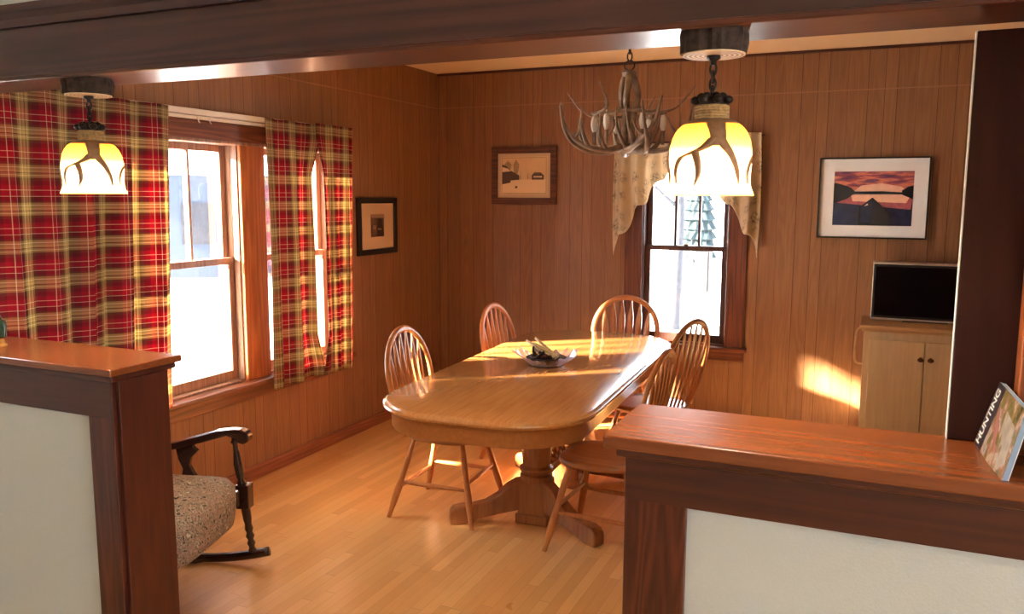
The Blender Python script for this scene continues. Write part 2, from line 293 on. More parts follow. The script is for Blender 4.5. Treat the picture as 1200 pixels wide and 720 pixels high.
# ------------------------------------------------------------ mesh helpers
class MB:
    def __init__(s): s.bm = bmesh.new(); s.uv = None
    def box(s, lo, hi, mi=0):
        x0, y0, z0 = lo; x1, y1, z1 = hi
        v = [s.bm.verts.new(p) for p in ((x0, y0, z0), (x1, y0, z0), (x1, y1, z0), (x0, y1, z0), (x0, y0, z1), (x1, y0, z1), (x1, y1, z1), (x0, y1, z1))]
        for f in ((0, 3, 2, 1), (4, 5, 6, 7), (0, 1, 5, 4), (1, 2, 6, 5), (2, 3, 7, 6), (3, 0, 4, 7)):
            s.bm.faces.new([v[i] for i in f]).material_index = mi
        return s
    def obox(s, mat, size, mi=0):
        sx, sy, sz = (q / 2 for q in size)
        n0 = len(s.bm.verts); s.box((-sx, -sy, -sz), (sx, sy, sz), mi); s.bm.verts.ensure_lookup_table()
        for vv in s.bm.verts[n0:]: vv.co = mat @ vv.co
        return s
    def prism(s, pts, d0, d1, frame=None, mi=0):
        """outline pts (u,v) extruded from d0 to d1 along the third axis of frame(u,v,d)->Vector"""
        fr = frame or (lambda u, v, d: Vector((u, v, d)))
        a = [s.bm.verts.new(fr(u, v, d0)) for u, v in pts]; b = [s.bm.verts.new(fr(u, v, d1)) for u, v in pts]
        n = len(pts)
        s.bm.faces.new(a[::-1]).material_index = mi; s.bm.faces.new(b).material_index = mi
        for i in range(n): s.bm.faces.new((a[i], a[(i + 1) % n], b[(i + 1) % n], b[i])).material_index = mi
        return s
    def tube(s, pts, rad, seg=10, closed=False, flat=None, mi=0):
        """pts: list of Vectors; rad: number or list; flat: (sx,sy) squash of the section"""
        pts = [Vector(p) for p in pts]; n = len(pts)
        rads = rad if isinstance(rad, (list, tuple)) else [rad] * n
        rings = []; ref = None
        for i, p in enumerate(pts):
            if closed: t = (pts[(i + 1) % n] - pts[i - 1])
            else: t = pts[min(i + 1, n - 1)] - pts[max(i - 1, 0)]
            t.normalize()
            if ref is None:
                ref = Vector((0, 0, 1)) if abs(t.z) < .9 else Vector((1, 0, 0))
            a = (ref - t * ref.dot(t)); a.normalize(); bb = t.cross(a); ref = a
            fx, fy = flat or (1, 1)
            rings.append([s.bm.verts.new(p + (a * math.cos(q) * fx + bb * math.sin(q) * fy) * rads[i]) for q in (2 * PI * k / seg for k in range(seg))])
        m = n if closed else n - 1
        for i in range(m):
            r0, r1 = rings[i], rings[(i + 1) % n]
            for k in range(seg): s.bm.faces.new((r0[k], r0[(k + 1) % seg], r1[(k + 1) % seg], r1[k])).material_index = mi
        if not closed:
            s.bm.faces.new(rings[0][::-1]).material_index = mi; s.bm.faces.new(rings[-1]).material_index = mi
        return s
    def lathe(s, prof, c=(0, 0, 0), seg=24, mi=0, jitter=None, cap=True):
        """prof list of (r,z) from one end to the other"""
        rings = []
        for j, (r, z) in enumerate(prof):
            ring = []
            for k in range(seg):
                a = 2 * PI * k / seg; rr = r * (1 + (jitter(k, j) if jitter else 0))
                ring.append(s.bm.verts.new((c[0] + rr * math.cos(a), c[1] + rr * math.sin(a), c[2] + z)))
            rings.append(ring)
        for r0, r1 in zip(rings, rings[1:]):
            for k in range(seg): s.bm.faces.new((r0[k], r0[(k + 1) % seg], r1[(k + 1) % seg], r1[k])).material_index = mi
        if cap:
            s.bm.faces.new(rings[0][::-1]).material_index = mi; s.bm.faces.new(rings[-1]).material_index = mi
        return s
    def grid(s, fn, nu, nv, uvfn=None, wrap=False):
        V = [[s.bm.verts.new(fn(i / nu, j / nv)) for i in range(nu + (0 if wrap else 1))] for j in range(nv + 1)]
        uvl = s.bm.loops.layers.uv.verify() if uvfn else None
        for j in range(nv):
            for i in range(nu):
                i2 = (i + 1) % nu if wrap else i + 1
                f = s.bm.faces.new((V[j][i], V[j][i2], V[j + 1][i2], V[j + 1][i]))
                if uvl:
                    for l, (a, b) in zip(f.loops, ((i, j), (i + 1, j), (i + 1, j + 1), (i, j + 1))): l[uvl].uv = uvfn(a / nu, b / nv)
        return s
    def ball(s, c, r, seg=12, scale=(1, 1, 1), mi=0):
        n = 8; prof = []
        c = Vector(c)
        rings = []
        for j in range(1, n):
            ph = PI * j / n
            rings.append([s.bm.verts.new(c + Vector((r * scale[0] * math.sin(ph) * math.cos(2 * PI * k / seg), r * scale[1] * math.sin(ph) * math.sin(2 * PI * k / seg), r * scale[2] * math.cos(ph)))) for k in range(seg)])
        t = s.bm.verts.new(c + Vector((0, 0, r * scale[2]))); b = s.bm.verts.new(c - Vector((0, 0, r * scale[2])))
        for r0, r1 in zip(rings, rings[1:]):
            for k in range(seg): s.bm.faces.new((r0[k], r1[k], r1[(k + 1) % seg], r0[(k + 1) % seg])).material_index = mi
        for k in range(seg):
            s.bm.faces.new((t, rings[0][k], rings[0][(k + 1) % seg])).material_index = mi
            s.bm.faces.new((b, rings[-1][(k + 1) % seg], rings[-1][k])).material_index = mi
        return s
    def build(s, name, mat, parent=None, smooth=False, bevel=0, sub=0, solid=0, segs=2):
        bmesh.ops.recalc_face_normals(s.bm, faces=s.bm.faces[:]) if not solid else None
        me = bpy.data.meshes.new(name); s.bm.to_mesh(me); s.bm.free()
        for mm in (mat if isinstance(mat, (list, tuple)) else [mat]): me.materials.append(mm)
        o = bpy.data.objects.new(name, me); COL.objects.link(o)
        if smooth:
            for p in me.polygons: p.use_smooth = True
            if smooth == 'auto':
                me.set_sharp_from_angle(angle=R(40))
        if solid:
            md = o.modifiers.new('thickness', 'SOLIDIFY'); md.thickness = solid; md.offset = 0
        if bevel:
            md = o.modifiers.new('bevel', 'BEVEL'); md.width = bevel; md.segments = segs; md.limit_method = 'ANGLE'; md.angle_limit = R(35)
        if sub:
            md = o.modifiers.new('subdivision', 'SUBSURF'); md.levels = sub; md.render_levels = sub
        if parent: o.parent = parent
        return o
def empty(name, loc=(0, 0, 0), rz=0.0):
    o = bpy.data.objects.new(name, None); COL.objects.link(o); o.location = loc; o.rotation_euler = (0, 0, rz); o.empty_display_size = .1
    return o
def tag(o, label, cat, group=None):
    o['label'] = label; o['category'] = cat
    if group: o['group'] = group
    return o
def struct(o, label=None, cat=None):
    o['kind'] = 'structure'
    if label: o['label'] = label
    if cat: o['category'] = cat
    return o
def copy_tree(o, parent=None):
    c = o.copy(); COL.objects.link(c); c.parent = parent
    for ch in list(o.children):
        copy_tree(ch, c)
    return c
def bx(name, lo, hi, mat, parent=None, bevel=0.002):
    return MB().box(lo, hi).build(name, mat, parent, bevel=bevel)
def catmull(P, n=8):
    P = [Vector(p) for p in P]; out = []
    for i in range(len(P) - 1):
        p0 = P[max(i - 1, 0)]; p1 = P[i]; p2 = P[i + 1]; p3 = P[min(i + 2, len(P) - 1)]
        for k in range(n):
            t = k / n
            out.append(.5 * ((2 * p1) + (p2 - p0) * t + (2 * p0 - 5 * p1 + 4 * p2 - p3) * t * t + (3 * p1 - p0 - 3 * p2 + p3) * t ** 3))
    out.append(P[-1]); return out
def lerp_list(L, n):
    """resample list of numbers to n values"""
    out = []
    for i in range(n):
        t = i / (n - 1) * (len(L) - 1); k = min(int(t), len(L) - 2); out.append(L[k] + (L[k + 1] - L[k]) * (t - k))
    return out

# ------------------------------------------------------------ room shell
XL, YB, H = -3.28, 5.93, 2.617
XR = 1.75                     # right wall of the dining room, out of frame
SZ = 1.985                    # underside of the beam
PY0, PY1 = 1.70, 1.90         # pony wall faces
PT = 1.15                     # top of the pony walls
T = 0.14                      # outer wall thickness
WZ0, WZ1 = 0.60, 1.94         # window openings
LW = [(1.80, 2.50), (2.62, 3.64), (3.83, 4.50)]
BW = (-1.585, -0.965)         # opening of the back window (x)

m = MB().box((XL - T, -3.2, -.12), (3.4, YB + T, 0)); struct(m.build('floor', M['floor']), 'narrow honey coloured strip wood floor of the dining room', 'floor')
m = MB().box((XL - T, -3.2, H), (3.4, YB + T, H + .1)); struct(m.build('ceiling', M['ceiling']), 'cream ceiling strip above the panelled dining room', 'ceiling')

# left wall with three openings
m = MB(); y0 = PY1 - .05
m.box((XL - T, y0, 0), (XL, YB + T, WZ0)); m.box((XL - T, y0, WZ1), (XL, YB + T, H))
ys = [y0] + [v for p in LW for v in p] + [YB + T]
for a, b in zip(ys[0::2], ys[1::2]): m.box((XL - T, a, WZ0), (XL, b, WZ1))
struct(m.build('wall_left', M['pan_left']), 'brown grooved wood panel wall with the curtained windows', 'wall')
# back wall
m = MB()
m.box((XL, YB, 0), (XR + T, YB + T, WZ0)); m.box((XL, YB, WZ1), (XR + T, YB + T, H))
m.box((XL, YB, WZ0), (BW[0], YB + T, WZ1)); m.box((BW[1], YB, WZ0), (XR + T, YB + T, WZ1))
struct(m.build('wall_back', M['pan_back']), 'brown grooved wood panel wall behind the table', 'wall')
m = MB().box((XR, PY1, 0), (XR + T, YB, H)); struct(m.build('wall_right', M['pan_left']), 'panelled right wall of the dining room, out of view', 'wall')
# trims: seam battens and corner bead
b_ = bx('trim_1', (XL, YB - .003, 2.346), (XR, YB, 2.352), M['seam'], bevel=0); struct(b_, 'thin seam strip across the upper back wall', 'trim')
b_ = bx('trim_2', (XL, 1.9, 2.346), (XL + .003, YB - .004, 2.352), M['seam'], bevel=0); struct(b_, 'thin seam strip across the upper left wall', 'trim')
b_ = bx('trim_3', (XL, YB - .012, .09), (XL + .012, YB, H), M['pan_left'], bevel=.004); struct(b_, 'slim corner bead where the panelled walls meet', 'trim')
b_ = bx('trim_4', (XL, YB - .012, H - .02), (XR, YB, H), M['dark_x'], bevel=.004); struct(b_, 'thin dark moulding along the top of the back wall', 'trim')
for nm, lo, hi, lab in (('baseboard_left', (XL, 1.9, 0), (XL + .018, YB, .085), 'brown baseboard along the left wall'), ('baseboard_back', (XL + .018, YB - .018, 0), (XR, YB, .085), 'brown baseboard along the back wall')):
    struct(bx(nm, lo, hi, M['base'], bevel=.005), lab, 'baseboard')

# front room (where the photographer stands)
FX1 = 3.3
m = MB()
m.box((XL - T, -3.2, 0), (XL, PY1 - .05, H))
m.build('wall_front_left', M['white'])['kind'] = 'structure'
m = MB().box((XL, -3.2, 0), (FX1, -3.06, H))
m.build('wall_front_rear', M['white'])['kind'] = 'structure'
m = MB(); a, b = -0.9, 0.6
m.box((FX1, -3.2, 0), (FX1 + .1, a, H)); m.box((FX1, b, 0), (FX1 + .1, PY1, H)); m.box((FX1, a, 0), (FX1 + .1, b, .8)); m.box((FX1, a, 2.0), (FX1 + .1, b, H))
m.build('wall_front_right', M['white'])['kind'] = 'structure'

# ------------------------------------------------------------ beam and the wall above it
bm_ = empty('trim_beam'); struct(bm_, 'dark varnished wood beam across the room opening', 'beam')
bx('beam_box', (XL, PY0, SZ + .008), (FX1, PY1 + .03, 2.16), M['dark_x'], bm_)
bx('face_board', (XL, PY0 - .02, SZ), (FX1, PY0, 2.13), M['beam'], bm_, .004)
bx('edge_bead', (XL, PY0 - .026, SZ - .004), (FX1, PY0 - .004, SZ + .010), M['dark_x'], bm_, .004)
m = MB().prism([(PY0 - .02, 2.13), (PY0 - .03, 2.13), (PY0 - .034, 2.15), (PY0 - .055, 2.165), (PY0 - .058, 2.185), (PY0, 2.185), (PY0, 2.13)], XL, FX1, lambda u, v, d: Vector((d, u, v)))
m.build('crown_moulding', M['beam'], bm_)
struct(bx('wall_header', (XL, PY0 + .02, 2.16), (FX1, PY1, H), M['white'], bevel=0), 'pale wall strip above the dark beam', 'wall')

# ------------------------------------------------------------ pony walls
def pony(name, x0, x1, posts, end_x, label):
    e = empty(name); struct(e, label, 'half wall')
    bx('core', (x0, PY0 + .012, 0), (x1, PY1 - .012, PT - .045), M['white'], e, 0)
    for a, b in posts:
        bx('post', (a, PY0 - .008, 0), (b, PY0 + .012, PT - .15), M['dark_z'], e, .004)
    bx('apron', (x0, PY0 - .008, PT - .155), (x1, PY0 + .012, PT - .04), M['dark_x'], e, .003)
    bx('back_board', (x0, PY1 - .012, 0), (x1, PY1, PT - .04), M['dark_z'], e, .002)
    return e
pl = pony('wall_half_left', XL, -2.032, [(-2.135, -2.032)], -2.032, 'left half wall with dark wood frame and white panel')
bx('end_board', (-2.032, PY0 + .008, 0), (-2.018, PY1 - .008, PT - .04), M['end_red'], pl, .002)
bx('cap', (XL, PY0 - .028, PT - .022), (-2.015 + .005, PY1 + .045, PT), M['cap_x'], pl, .004)
bx('cap_moulding', (XL, PY0 - .016, PT - .042), (-2.02, PY1 + .03, PT - .022), M['dark_x'], pl, .006)
pr = pony('wall_half_right', -0.478, XR, [(-0.478, -0.343)], -0.478, 'right half wall with glossy wood cap and white panel')
bx('end_board', (-0.482, PY0 + .008, 0), (-0.478, PY1 - .008, PT - .04), M['dark_z'], pr, .001)
bx('cap', (-0.515, PY0 - .058, PT - .03), (XR, PY1 + .04, PT), M['cap_x'], pr, .004)
bx('cap_moulding', (-0.495, PY0 - .03, PT - .055), (XR, PY1 + .02, PT - .03), M['dark_x'], pr, .008)

# ------------------------------------------------------------ bookcase colonnade standing on the right half wall
bc = empty('wall_bookcase_column'); struct(bc, 'tall dark wood column board standing on right half wall', 'column')
bx('back_panel', (0.154, PY1 + .012, PT), (XR, PY1 + .036, SZ - .006), M['cabinet_dark'], bc, .003)
bx('painted_lit_edge', (0.1515, PY1 + .012, PT), (0.154, PY1 + .036, SZ - .006), M['white'], bc, .001)  # white colour paints in the sunlit edge of the dark board
bx('side_stile', (0.266, PY1 - .055, PT), (0.286, PY1 + .012, SZ - .006), M['stile'], bc, .003)
bx('side_stile', (0.286, PY1 - .10, PT), (0.30, PY1 + .012, SZ - .006), M['stile'], bc, .003)

# ------------------------------------------------------------ windows
def double_hung(parent, frame, w, z0, z1, nv, stile, dark, glass_d=0.06):
    """frame(u, z, d): u across 0..w, d depth outward from the wall face; builds two sashes"""
    zm = (z0 + z1) / 2 + .02
    def fb(name, u0, u1, za, zb, d0, d1, mat, par, bev=.002):
        p, q = frame(u0, za, d0), frame(u1, zb, d1)
        lo = [min(a, b) for a, b in zip(p, q)]; hi = [max(a, b) for a, b in zip(p, q)]
        return bx(name, lo, hi, mat, par, bev)
    # jamb lining
    for k, (u0, u1) in enumerate(((0, .012), (w - .012, w))): fb('jamb', u0, u1, z0, z1, 0.0, T, M['sash_dark'] if dark else M['sash'], parent)
    fb('jamb', .012, w - .012, z1 - .012, z1, 0, T, M['sash_dark'] if dark else M['sash'], parent)
    fb('jamb', .012, w - .012, z0, z0 + .012, 0.0, T, M['win_x'] if dark else M['sash'], parent)
    for nm, za, zb, d0 in (('lower_sash', z0 + .012, zm + .018, .045), ('upper_sash', zm - .018, z1 - .012, .082)):
        d1 = d0 + .034; s_ = .040
        e = MB()
        def add(u0, u1, a, b):
            p, q = frame(u0, a, d0), frame(u1, b, d1)
            e.box([min(x, y) for x, y in zip(p, q)], [max(x, y) for x, y in zip(p, q)])
        bot = .055 if nm == 'lower_sash' else .036
        add(.012, .012 + s_, za, zb); add(w - .012 - s_, w - .012, za, zb)
        add(.012 + s_, w - .012 - s_, za, za + bot); add(.012 + s_, w - .012 - s_, zb - .036, zb)
        if nm == 'upper_sash':
            gw = w - .024 - 2 * s_
            for k in range(1, nv + 1):
                u = .012 + s_ + gw * k / (nv + 1); add(u - .009, u + .009, za + .036, zb - .036)
        so = e.build(nm, M['sash_dark'] if dark else M['sash'], parent, bevel=.003)
        fb('pane', .012 + s_ - .004, w - .012 - s_ + .004, za + bot - .004, zb - .032, d0 + .015, d0 + .019, M['glass'], so, 0)
        if nm == 'lower_sash':
            p = Vector(frame(w / 2, zb + .006, d0 + .01))
            MB().ball(p, .011, scale=(1.6, 1.0, .7)).build('sash_lock', M['brass'], so, smooth=True)
# left gang
w1 = empty('window_1'); struct(w1, 'triple wood framed window in the left wall', 'window')
for (a, b) in LW:
    double_hung(w1, lambda u, z, d, a=a: (XL - d, a + u, z), b - a, WZ0, WZ1, 3 if b - a > .8 else 2, M['sash'], False)
C1 = XL + .022
for a, b, mt in ((LW[0][0] - .12, LW[0][0] + .004, 'win'), (LW[0][1] - .004, LW[1][0] + .004, 'mull'), (LW[1][1] - .004, LW[2][0] + .004, 'mull'), (LW[2][1] - .004, LW[2][1] + .11, 'win')):
    bx('casing', (XL, a, WZ0), (C1, b, WZ1 + .005), M[mt], w1, .004)
bx('head_casing', (XL, LW[0][0] - .13, WZ1 - .004), (XL + .026, LW[2][1] + .12, WZ1 + .10), M['win_y'], w1, .004)
bx('head_bead', (XL, LW[0][0] - .13, WZ1 - .012), (XL + .034, LW[2][1] + .12, WZ1 + .006), M['sash'], w1, .004)
bx('stool', (XL - .04, LW[0][0] - .15, WZ0 - .026), (XL + .075, LW[2][1] + .14, WZ0), M['win_y'], w1, .006)
bx('apron', (XL, LW[0][0] - .12, WZ0 - .11), (XL + .020, LW[2][1] + .11, WZ0 - .026), M['win_y'], w1, .004)
# back window
w2 = empty('window_2'); struct(w2, 'dark framed double hung window in the back wall', 'window')
double_hung(w2, lambda u, z, d: (BW[0] + u, YB + d, z), BW[1] - BW[0], WZ0, WZ1, 2, M['sash_dark'], True)
for a, b in ((BW[0] - .125, BW[0] + .004), (BW[1] - .004, BW[1] + .130)): bx('casing', (a, YB - .022, WZ0), (b, YB, WZ1 + .005), M['win'], w2, .004)
bx('head_casing', (BW[0] - .135, YB - .026, WZ1 - .004), (BW[1] + .14, YB, WZ1 + .11), M['win'], w2, .004)
bx('stool', (BW[0] - .15, YB - .060, WZ0 - .026), (BW[1] + .155, YB + .04, WZ0), M['win_x'], w2, .006)
bx('apron', (BW[0] - .125, YB - .018, WZ0 - .10), (BW[1] + .13, YB, WZ0 - .026), M['win_x'], w2, .004)

# ------------------------------------------------------------ curtains
def curtain(name, yt, yb, zt, zb, folds, amp, phase, label, width_cloth, x0=XL + .095, seed=1, slant=0.0, edge=None, sag=0.0, uoff=0.0):
    rnd = random.Random(seed); ph = [rnd.uniform(0, 6.28) for _ in range(6)]
    def fn(u, v):                       # v 0 top .. 1 bottom
        ya = yt[0] + (yt[1] - yt[0]) * u; yb_ = yb[0] + (yb[1] - yb[0]) * u
        y = ya + (yb_ - ya) * v
        if edge: y += edge(u, v)
        a = amp * (0.35 + .65 * min(1, v * 2.2))
        q = u * folds * 2 * PI + phase + .5 * math.sin(v * 2.1 + ph[0]) + .6 * math.sin(u * 5 + ph[1])
        x = x0 + a * math.sin(q) + .25 * a * math.sin(2.3 * q + ph[2] + v)
        y += .22 * a * math.sin(2 * q + .4)
        pin = math.exp(-((v - .045) / .03) ** 2)
        x -= 0 * pin
        z = zt + (zb - zt) * v + slant * u * v + sag * math.sin(u * folds * 2 * PI) * v
        return Vector((x, y, z))
    m = MB().grid(fn, 130, 56, lambda u, v: (u * width_cloth + uoff, v * (zt - zb)))
    return tag(m.build(name, M['plaid'], None, smooth=True, solid=.0025), label, 'curtain', 'plaid curtains along the left wall')
curtain('plaid_curtain', (1.96, 2.56), (1.96, 2.50), 2.085, .56, 3, .024, .3, 'red and olive plaid curtain nearest the frame edge, behind the half wall', .80, x0=XL + .168, seed=3, uoff=.12)
curtain('plaid_curtain', (2.57, 3.07), (2.505, 3.012), 2.085, .60, 2.5, .028, 1.2, 'sunlit plaid curtain behind the left pendant, beside the open window', .66, x0=XL + .104, seed=5, uoff=.14)
curtain('plaid_curtain', (3.74, 4.25), (3.745, 4.25), 2.085, .535, 2.5, .026, .2, 'wide plaid curtain right of the bare window, left of the bright slit', .58, x0=XL + .108, seed=8, uoff=.03,
        edge=lambda u, v: -.095 * max(0, u - .6) / .4 * min(1, 2.2 * math.sin(PI * min(1, max(0, (v - .06) / .90)))))
curtain('plaid_curtain', (4.13, 4.525), (4.15, 4.475), 2.085, .545, 2.5, .018, 1.0, 'narrow plaid curtain right of the bright slit, next to the black frame', .54, x0=XL + .160, seed=11, uoff=.11,
        edge=lambda u, v: .055 * max(0, .4 - u) / .4 * min(1, 2.2 * math.sin(PI * min(1, max(0, (v - .06) / .92)))))
rod = empty('curtain_rod', (XL + .045, 3.28, 2.075)); tag(rod, 'white traverse curtain rod above the left wall windows', 'curtain rod')
o = MB().box((-.014, -1.36, -.012), (.014, 1.36, .018)).build('track', M['rod'], rod, bevel=.004)
o = MB().box((-.012, -1.36, -.034), (.010, 1.36, -.016)).build('track', M['rod'], rod, bevel=.004)
for y in (-1.3, .15, 1.3): MB().box((-.045, y - .012, -.03), (-.012, y + .012, .012)).build('bracket', M['rod'], rod, bevel=.002)
for y in (.02, .10): MB().tube([(.012, y, -.02), (.018, y, -.045), (.012, y + .012, -.05)], .004, 6).build('carrier', M['rod'], rod)

# ------------------------------------------------------------ back window valance tails
def tail(name, xa, xb, side, ztop, zlow, zin, label, cloth_w):
    """cascade: long point on the outer side, short on the inner, gathered in folds"""
    def fn(u, v):                      # u 0 outer .. 1 inner
        x = xa + (xb - xa) * u
        low = zlow + (zin - zlow) * (u ** .75) + .040 * math.sin(u * 7 * PI) * (.4 + .6 * (1 - u))
        z = ztop + (low - ztop) * v
        y = YB - .078 + .034 * math.sin(u * 9 * PI + .5) * (.45 + .55 * v) + .010 * math.sin(u * 15 + v * 3)
        x += (1 - v) * 0 - .012 * side * math.sin(v * 3.0) * (1 - u)
        return Vector((x, y, z))
    m = MB().grid(fn, 80, 30, lambda u, v: (u * cloth_w, v * (ztop - (zlow + (zin - zlow) * u ** .75))))
    return tag(m.build(name, M['toile'], None, smooth=True, solid=.003), label, 'valance', 'cascading valance tails at the back window')
tail('valance_tail', -1.785, -1.30, 1, 2.03, 1.225, 1.93, 'cream toile valance tail hanging left of the back window', .75)
tail('valance_tail', -.765, -1.24, -1, 2.09, 1.245, 1.93, 'cream toile valance tail hanging right of back window, half behind pendant', .75)
vr = MB().tube([(-1.80, YB - .035, 2.02), (-.745, YB - .035, 2.075)], .006, 10)
tag(vr.build('valance_rod', M['dark_x'], None, smooth=True), 'slim dark rod carrying the toile valance tails', 'curtain rod')

# ------------------------------------------------------------ dining table
tb = empty('dining_table', (-1.583, 4.085, 0), R(2.7)); tag(tb, 'long oak pedestal dining table with rounded corners', 'table')
def rrect(w, l, r, bow=0.0, n=10):
    pts = []
    for cx, cy, a0 in ((w / 2 - r, l / 2 - r, 0), (-w / 2 + r, l / 2 - r, 90), (-w / 2 + r, -l / 2 + r, 180), (w / 2 - r, -l / 2 + r, 270)):
        for k in range(n + 1):
            a = R(a0 + 90 * k / n); pts.append((cx + r * math.cos(a), cy + r * math.sin(a)))
    return [(x, y + bow * math.copysign(1, y) * (1 - (2 * x / w) ** 2) * (1 if abs(y) > l / 2 - r - .001 else 0)) for x, y in pts]
TL, TW = 2.33, .99
def loft(levels, mi=None):
    m = MB(); rings = []
    for ins, z in levels:
        rings.append([m.bm.verts.new((x, y, z)) for x, y in rrect(TW - 2 * ins, TL - 2 * ins, .33 - ins, .025)])
    n = len(rings[0])
    for a, b in zip(rings, rings[1:]):
        for k in range(n): m.bm.faces.new((a[k], a[(k + 1) % n], b[(k + 1) % n], b[k]))
    m.bm.faces.new(rings[0][::-1]); m.bm.faces.new(rings[-1]); return m
loft([(.03, .722), (.012, .724), (.003, .732), (.0, .740), (.003, .748), (.012, .752), (.016, .757), (.022, .760)]).build('tabletop', M['oak_top'], tb, smooth='auto')
loft([(.045, .640), (.040, .648), (.040, .700), (.034, .708), (.034, .722)]).build('apron', M['oak_apron'], tb, smooth='auto')
for yy in (-.29, .29):
    pd = empty('pedestal', (.03, yy, 0)); pd.parent = tb
    prof = [(.070, .30), (.082, .30), (.082, .325), (.076, .33), (.083, .345), (.083, .355), (.074, .365), (.079, .44), (.079, .462), (.074, .467), (.083, .477), (.083, .487), (.075, .497), (.079, .56), (.08, .60), (.088, .61), (.088, .64)]
    m = MB().lathe([(.079 + (r_ - .079) * 1.7, .64 - (.64 - z_) * 1.25) for r_, z_ in prof], seg=32)
    m.build('column', M['oak_base'], pd, smooth='auto')
    bx('block', (-.075, -.075, .035), (.075, .075, .218), M['oak_base'], pd, .006)
    bx('foot_block', (-.085, -.085, 0), (.085, .085, .05), M['oak_base'], pd, .003)
    for s in (-1, 1):
        out = [(.06, .29), (.10, .285), (.15, .25), (.20, .19), (.26, .145), (.33, .125), (.39, .122), (.425, .112), (.445, .085), (.448, .04), (.445, .0), (.37, 0), (.31, .03), (.22, .055), (.14, .075), (.06, .09)]
        an = R(28) * (1 if yy > 0 else -1)
        dv = Vector((s * math.cos(an), math.sin(an), 0)); nv = Vector((-dv.y, dv.x, 0))
        m = MB().prism(out, -.036, .036, lambda u, v, d, dv=dv, nv=nv: dv * u + nv * d + Vector((0, 0, v * .78)))
        m.build('foot', M['oak_base'], pd, bevel=.010, segs=3)
gl = empty('spindle_gallery', (.03, 0, 0)); gl.parent = tb
bx('rail', (-.03, -.21, .20), (.03, .21, .245), M['oak_base'], gl, .006); bx('rail', (-.03, -.21, .585), (.03, .21, .64), M['oak_base'], gl, .006)
for k in range(5):
    yc = -.15 + .075 * k
    for q in (0, PI):
        pass
    pts = [(0.0, yc, .245 + .34 * i / 60) for i in range(61)]
    m = MB()
    seg = 12; rings = []
    for i in range(61):
        a0 = i / 60 * 2 * PI * 5
        ring = []
        for j in range(seg):
            a = 2 * PI * j / seg; rr = .0115 + .0055 * math.cos(2 * a - a0 * 2)
            ring.append(m.bm.verts.new((rr * math.cos(a), yc + rr * math.sin(a), .245 + .34 * i / 60)))
        rings.append(ring)
    for r0, r1 in zip(rings, rings[1:]):
        for j in range(seg): m.bm.faces.new((r0[j], r0[(j + 1) % seg], r1[(j + 1) % seg], r1[j]))
    m.build('twisted_spindle', M['oak_apron'], gl, smooth=True)

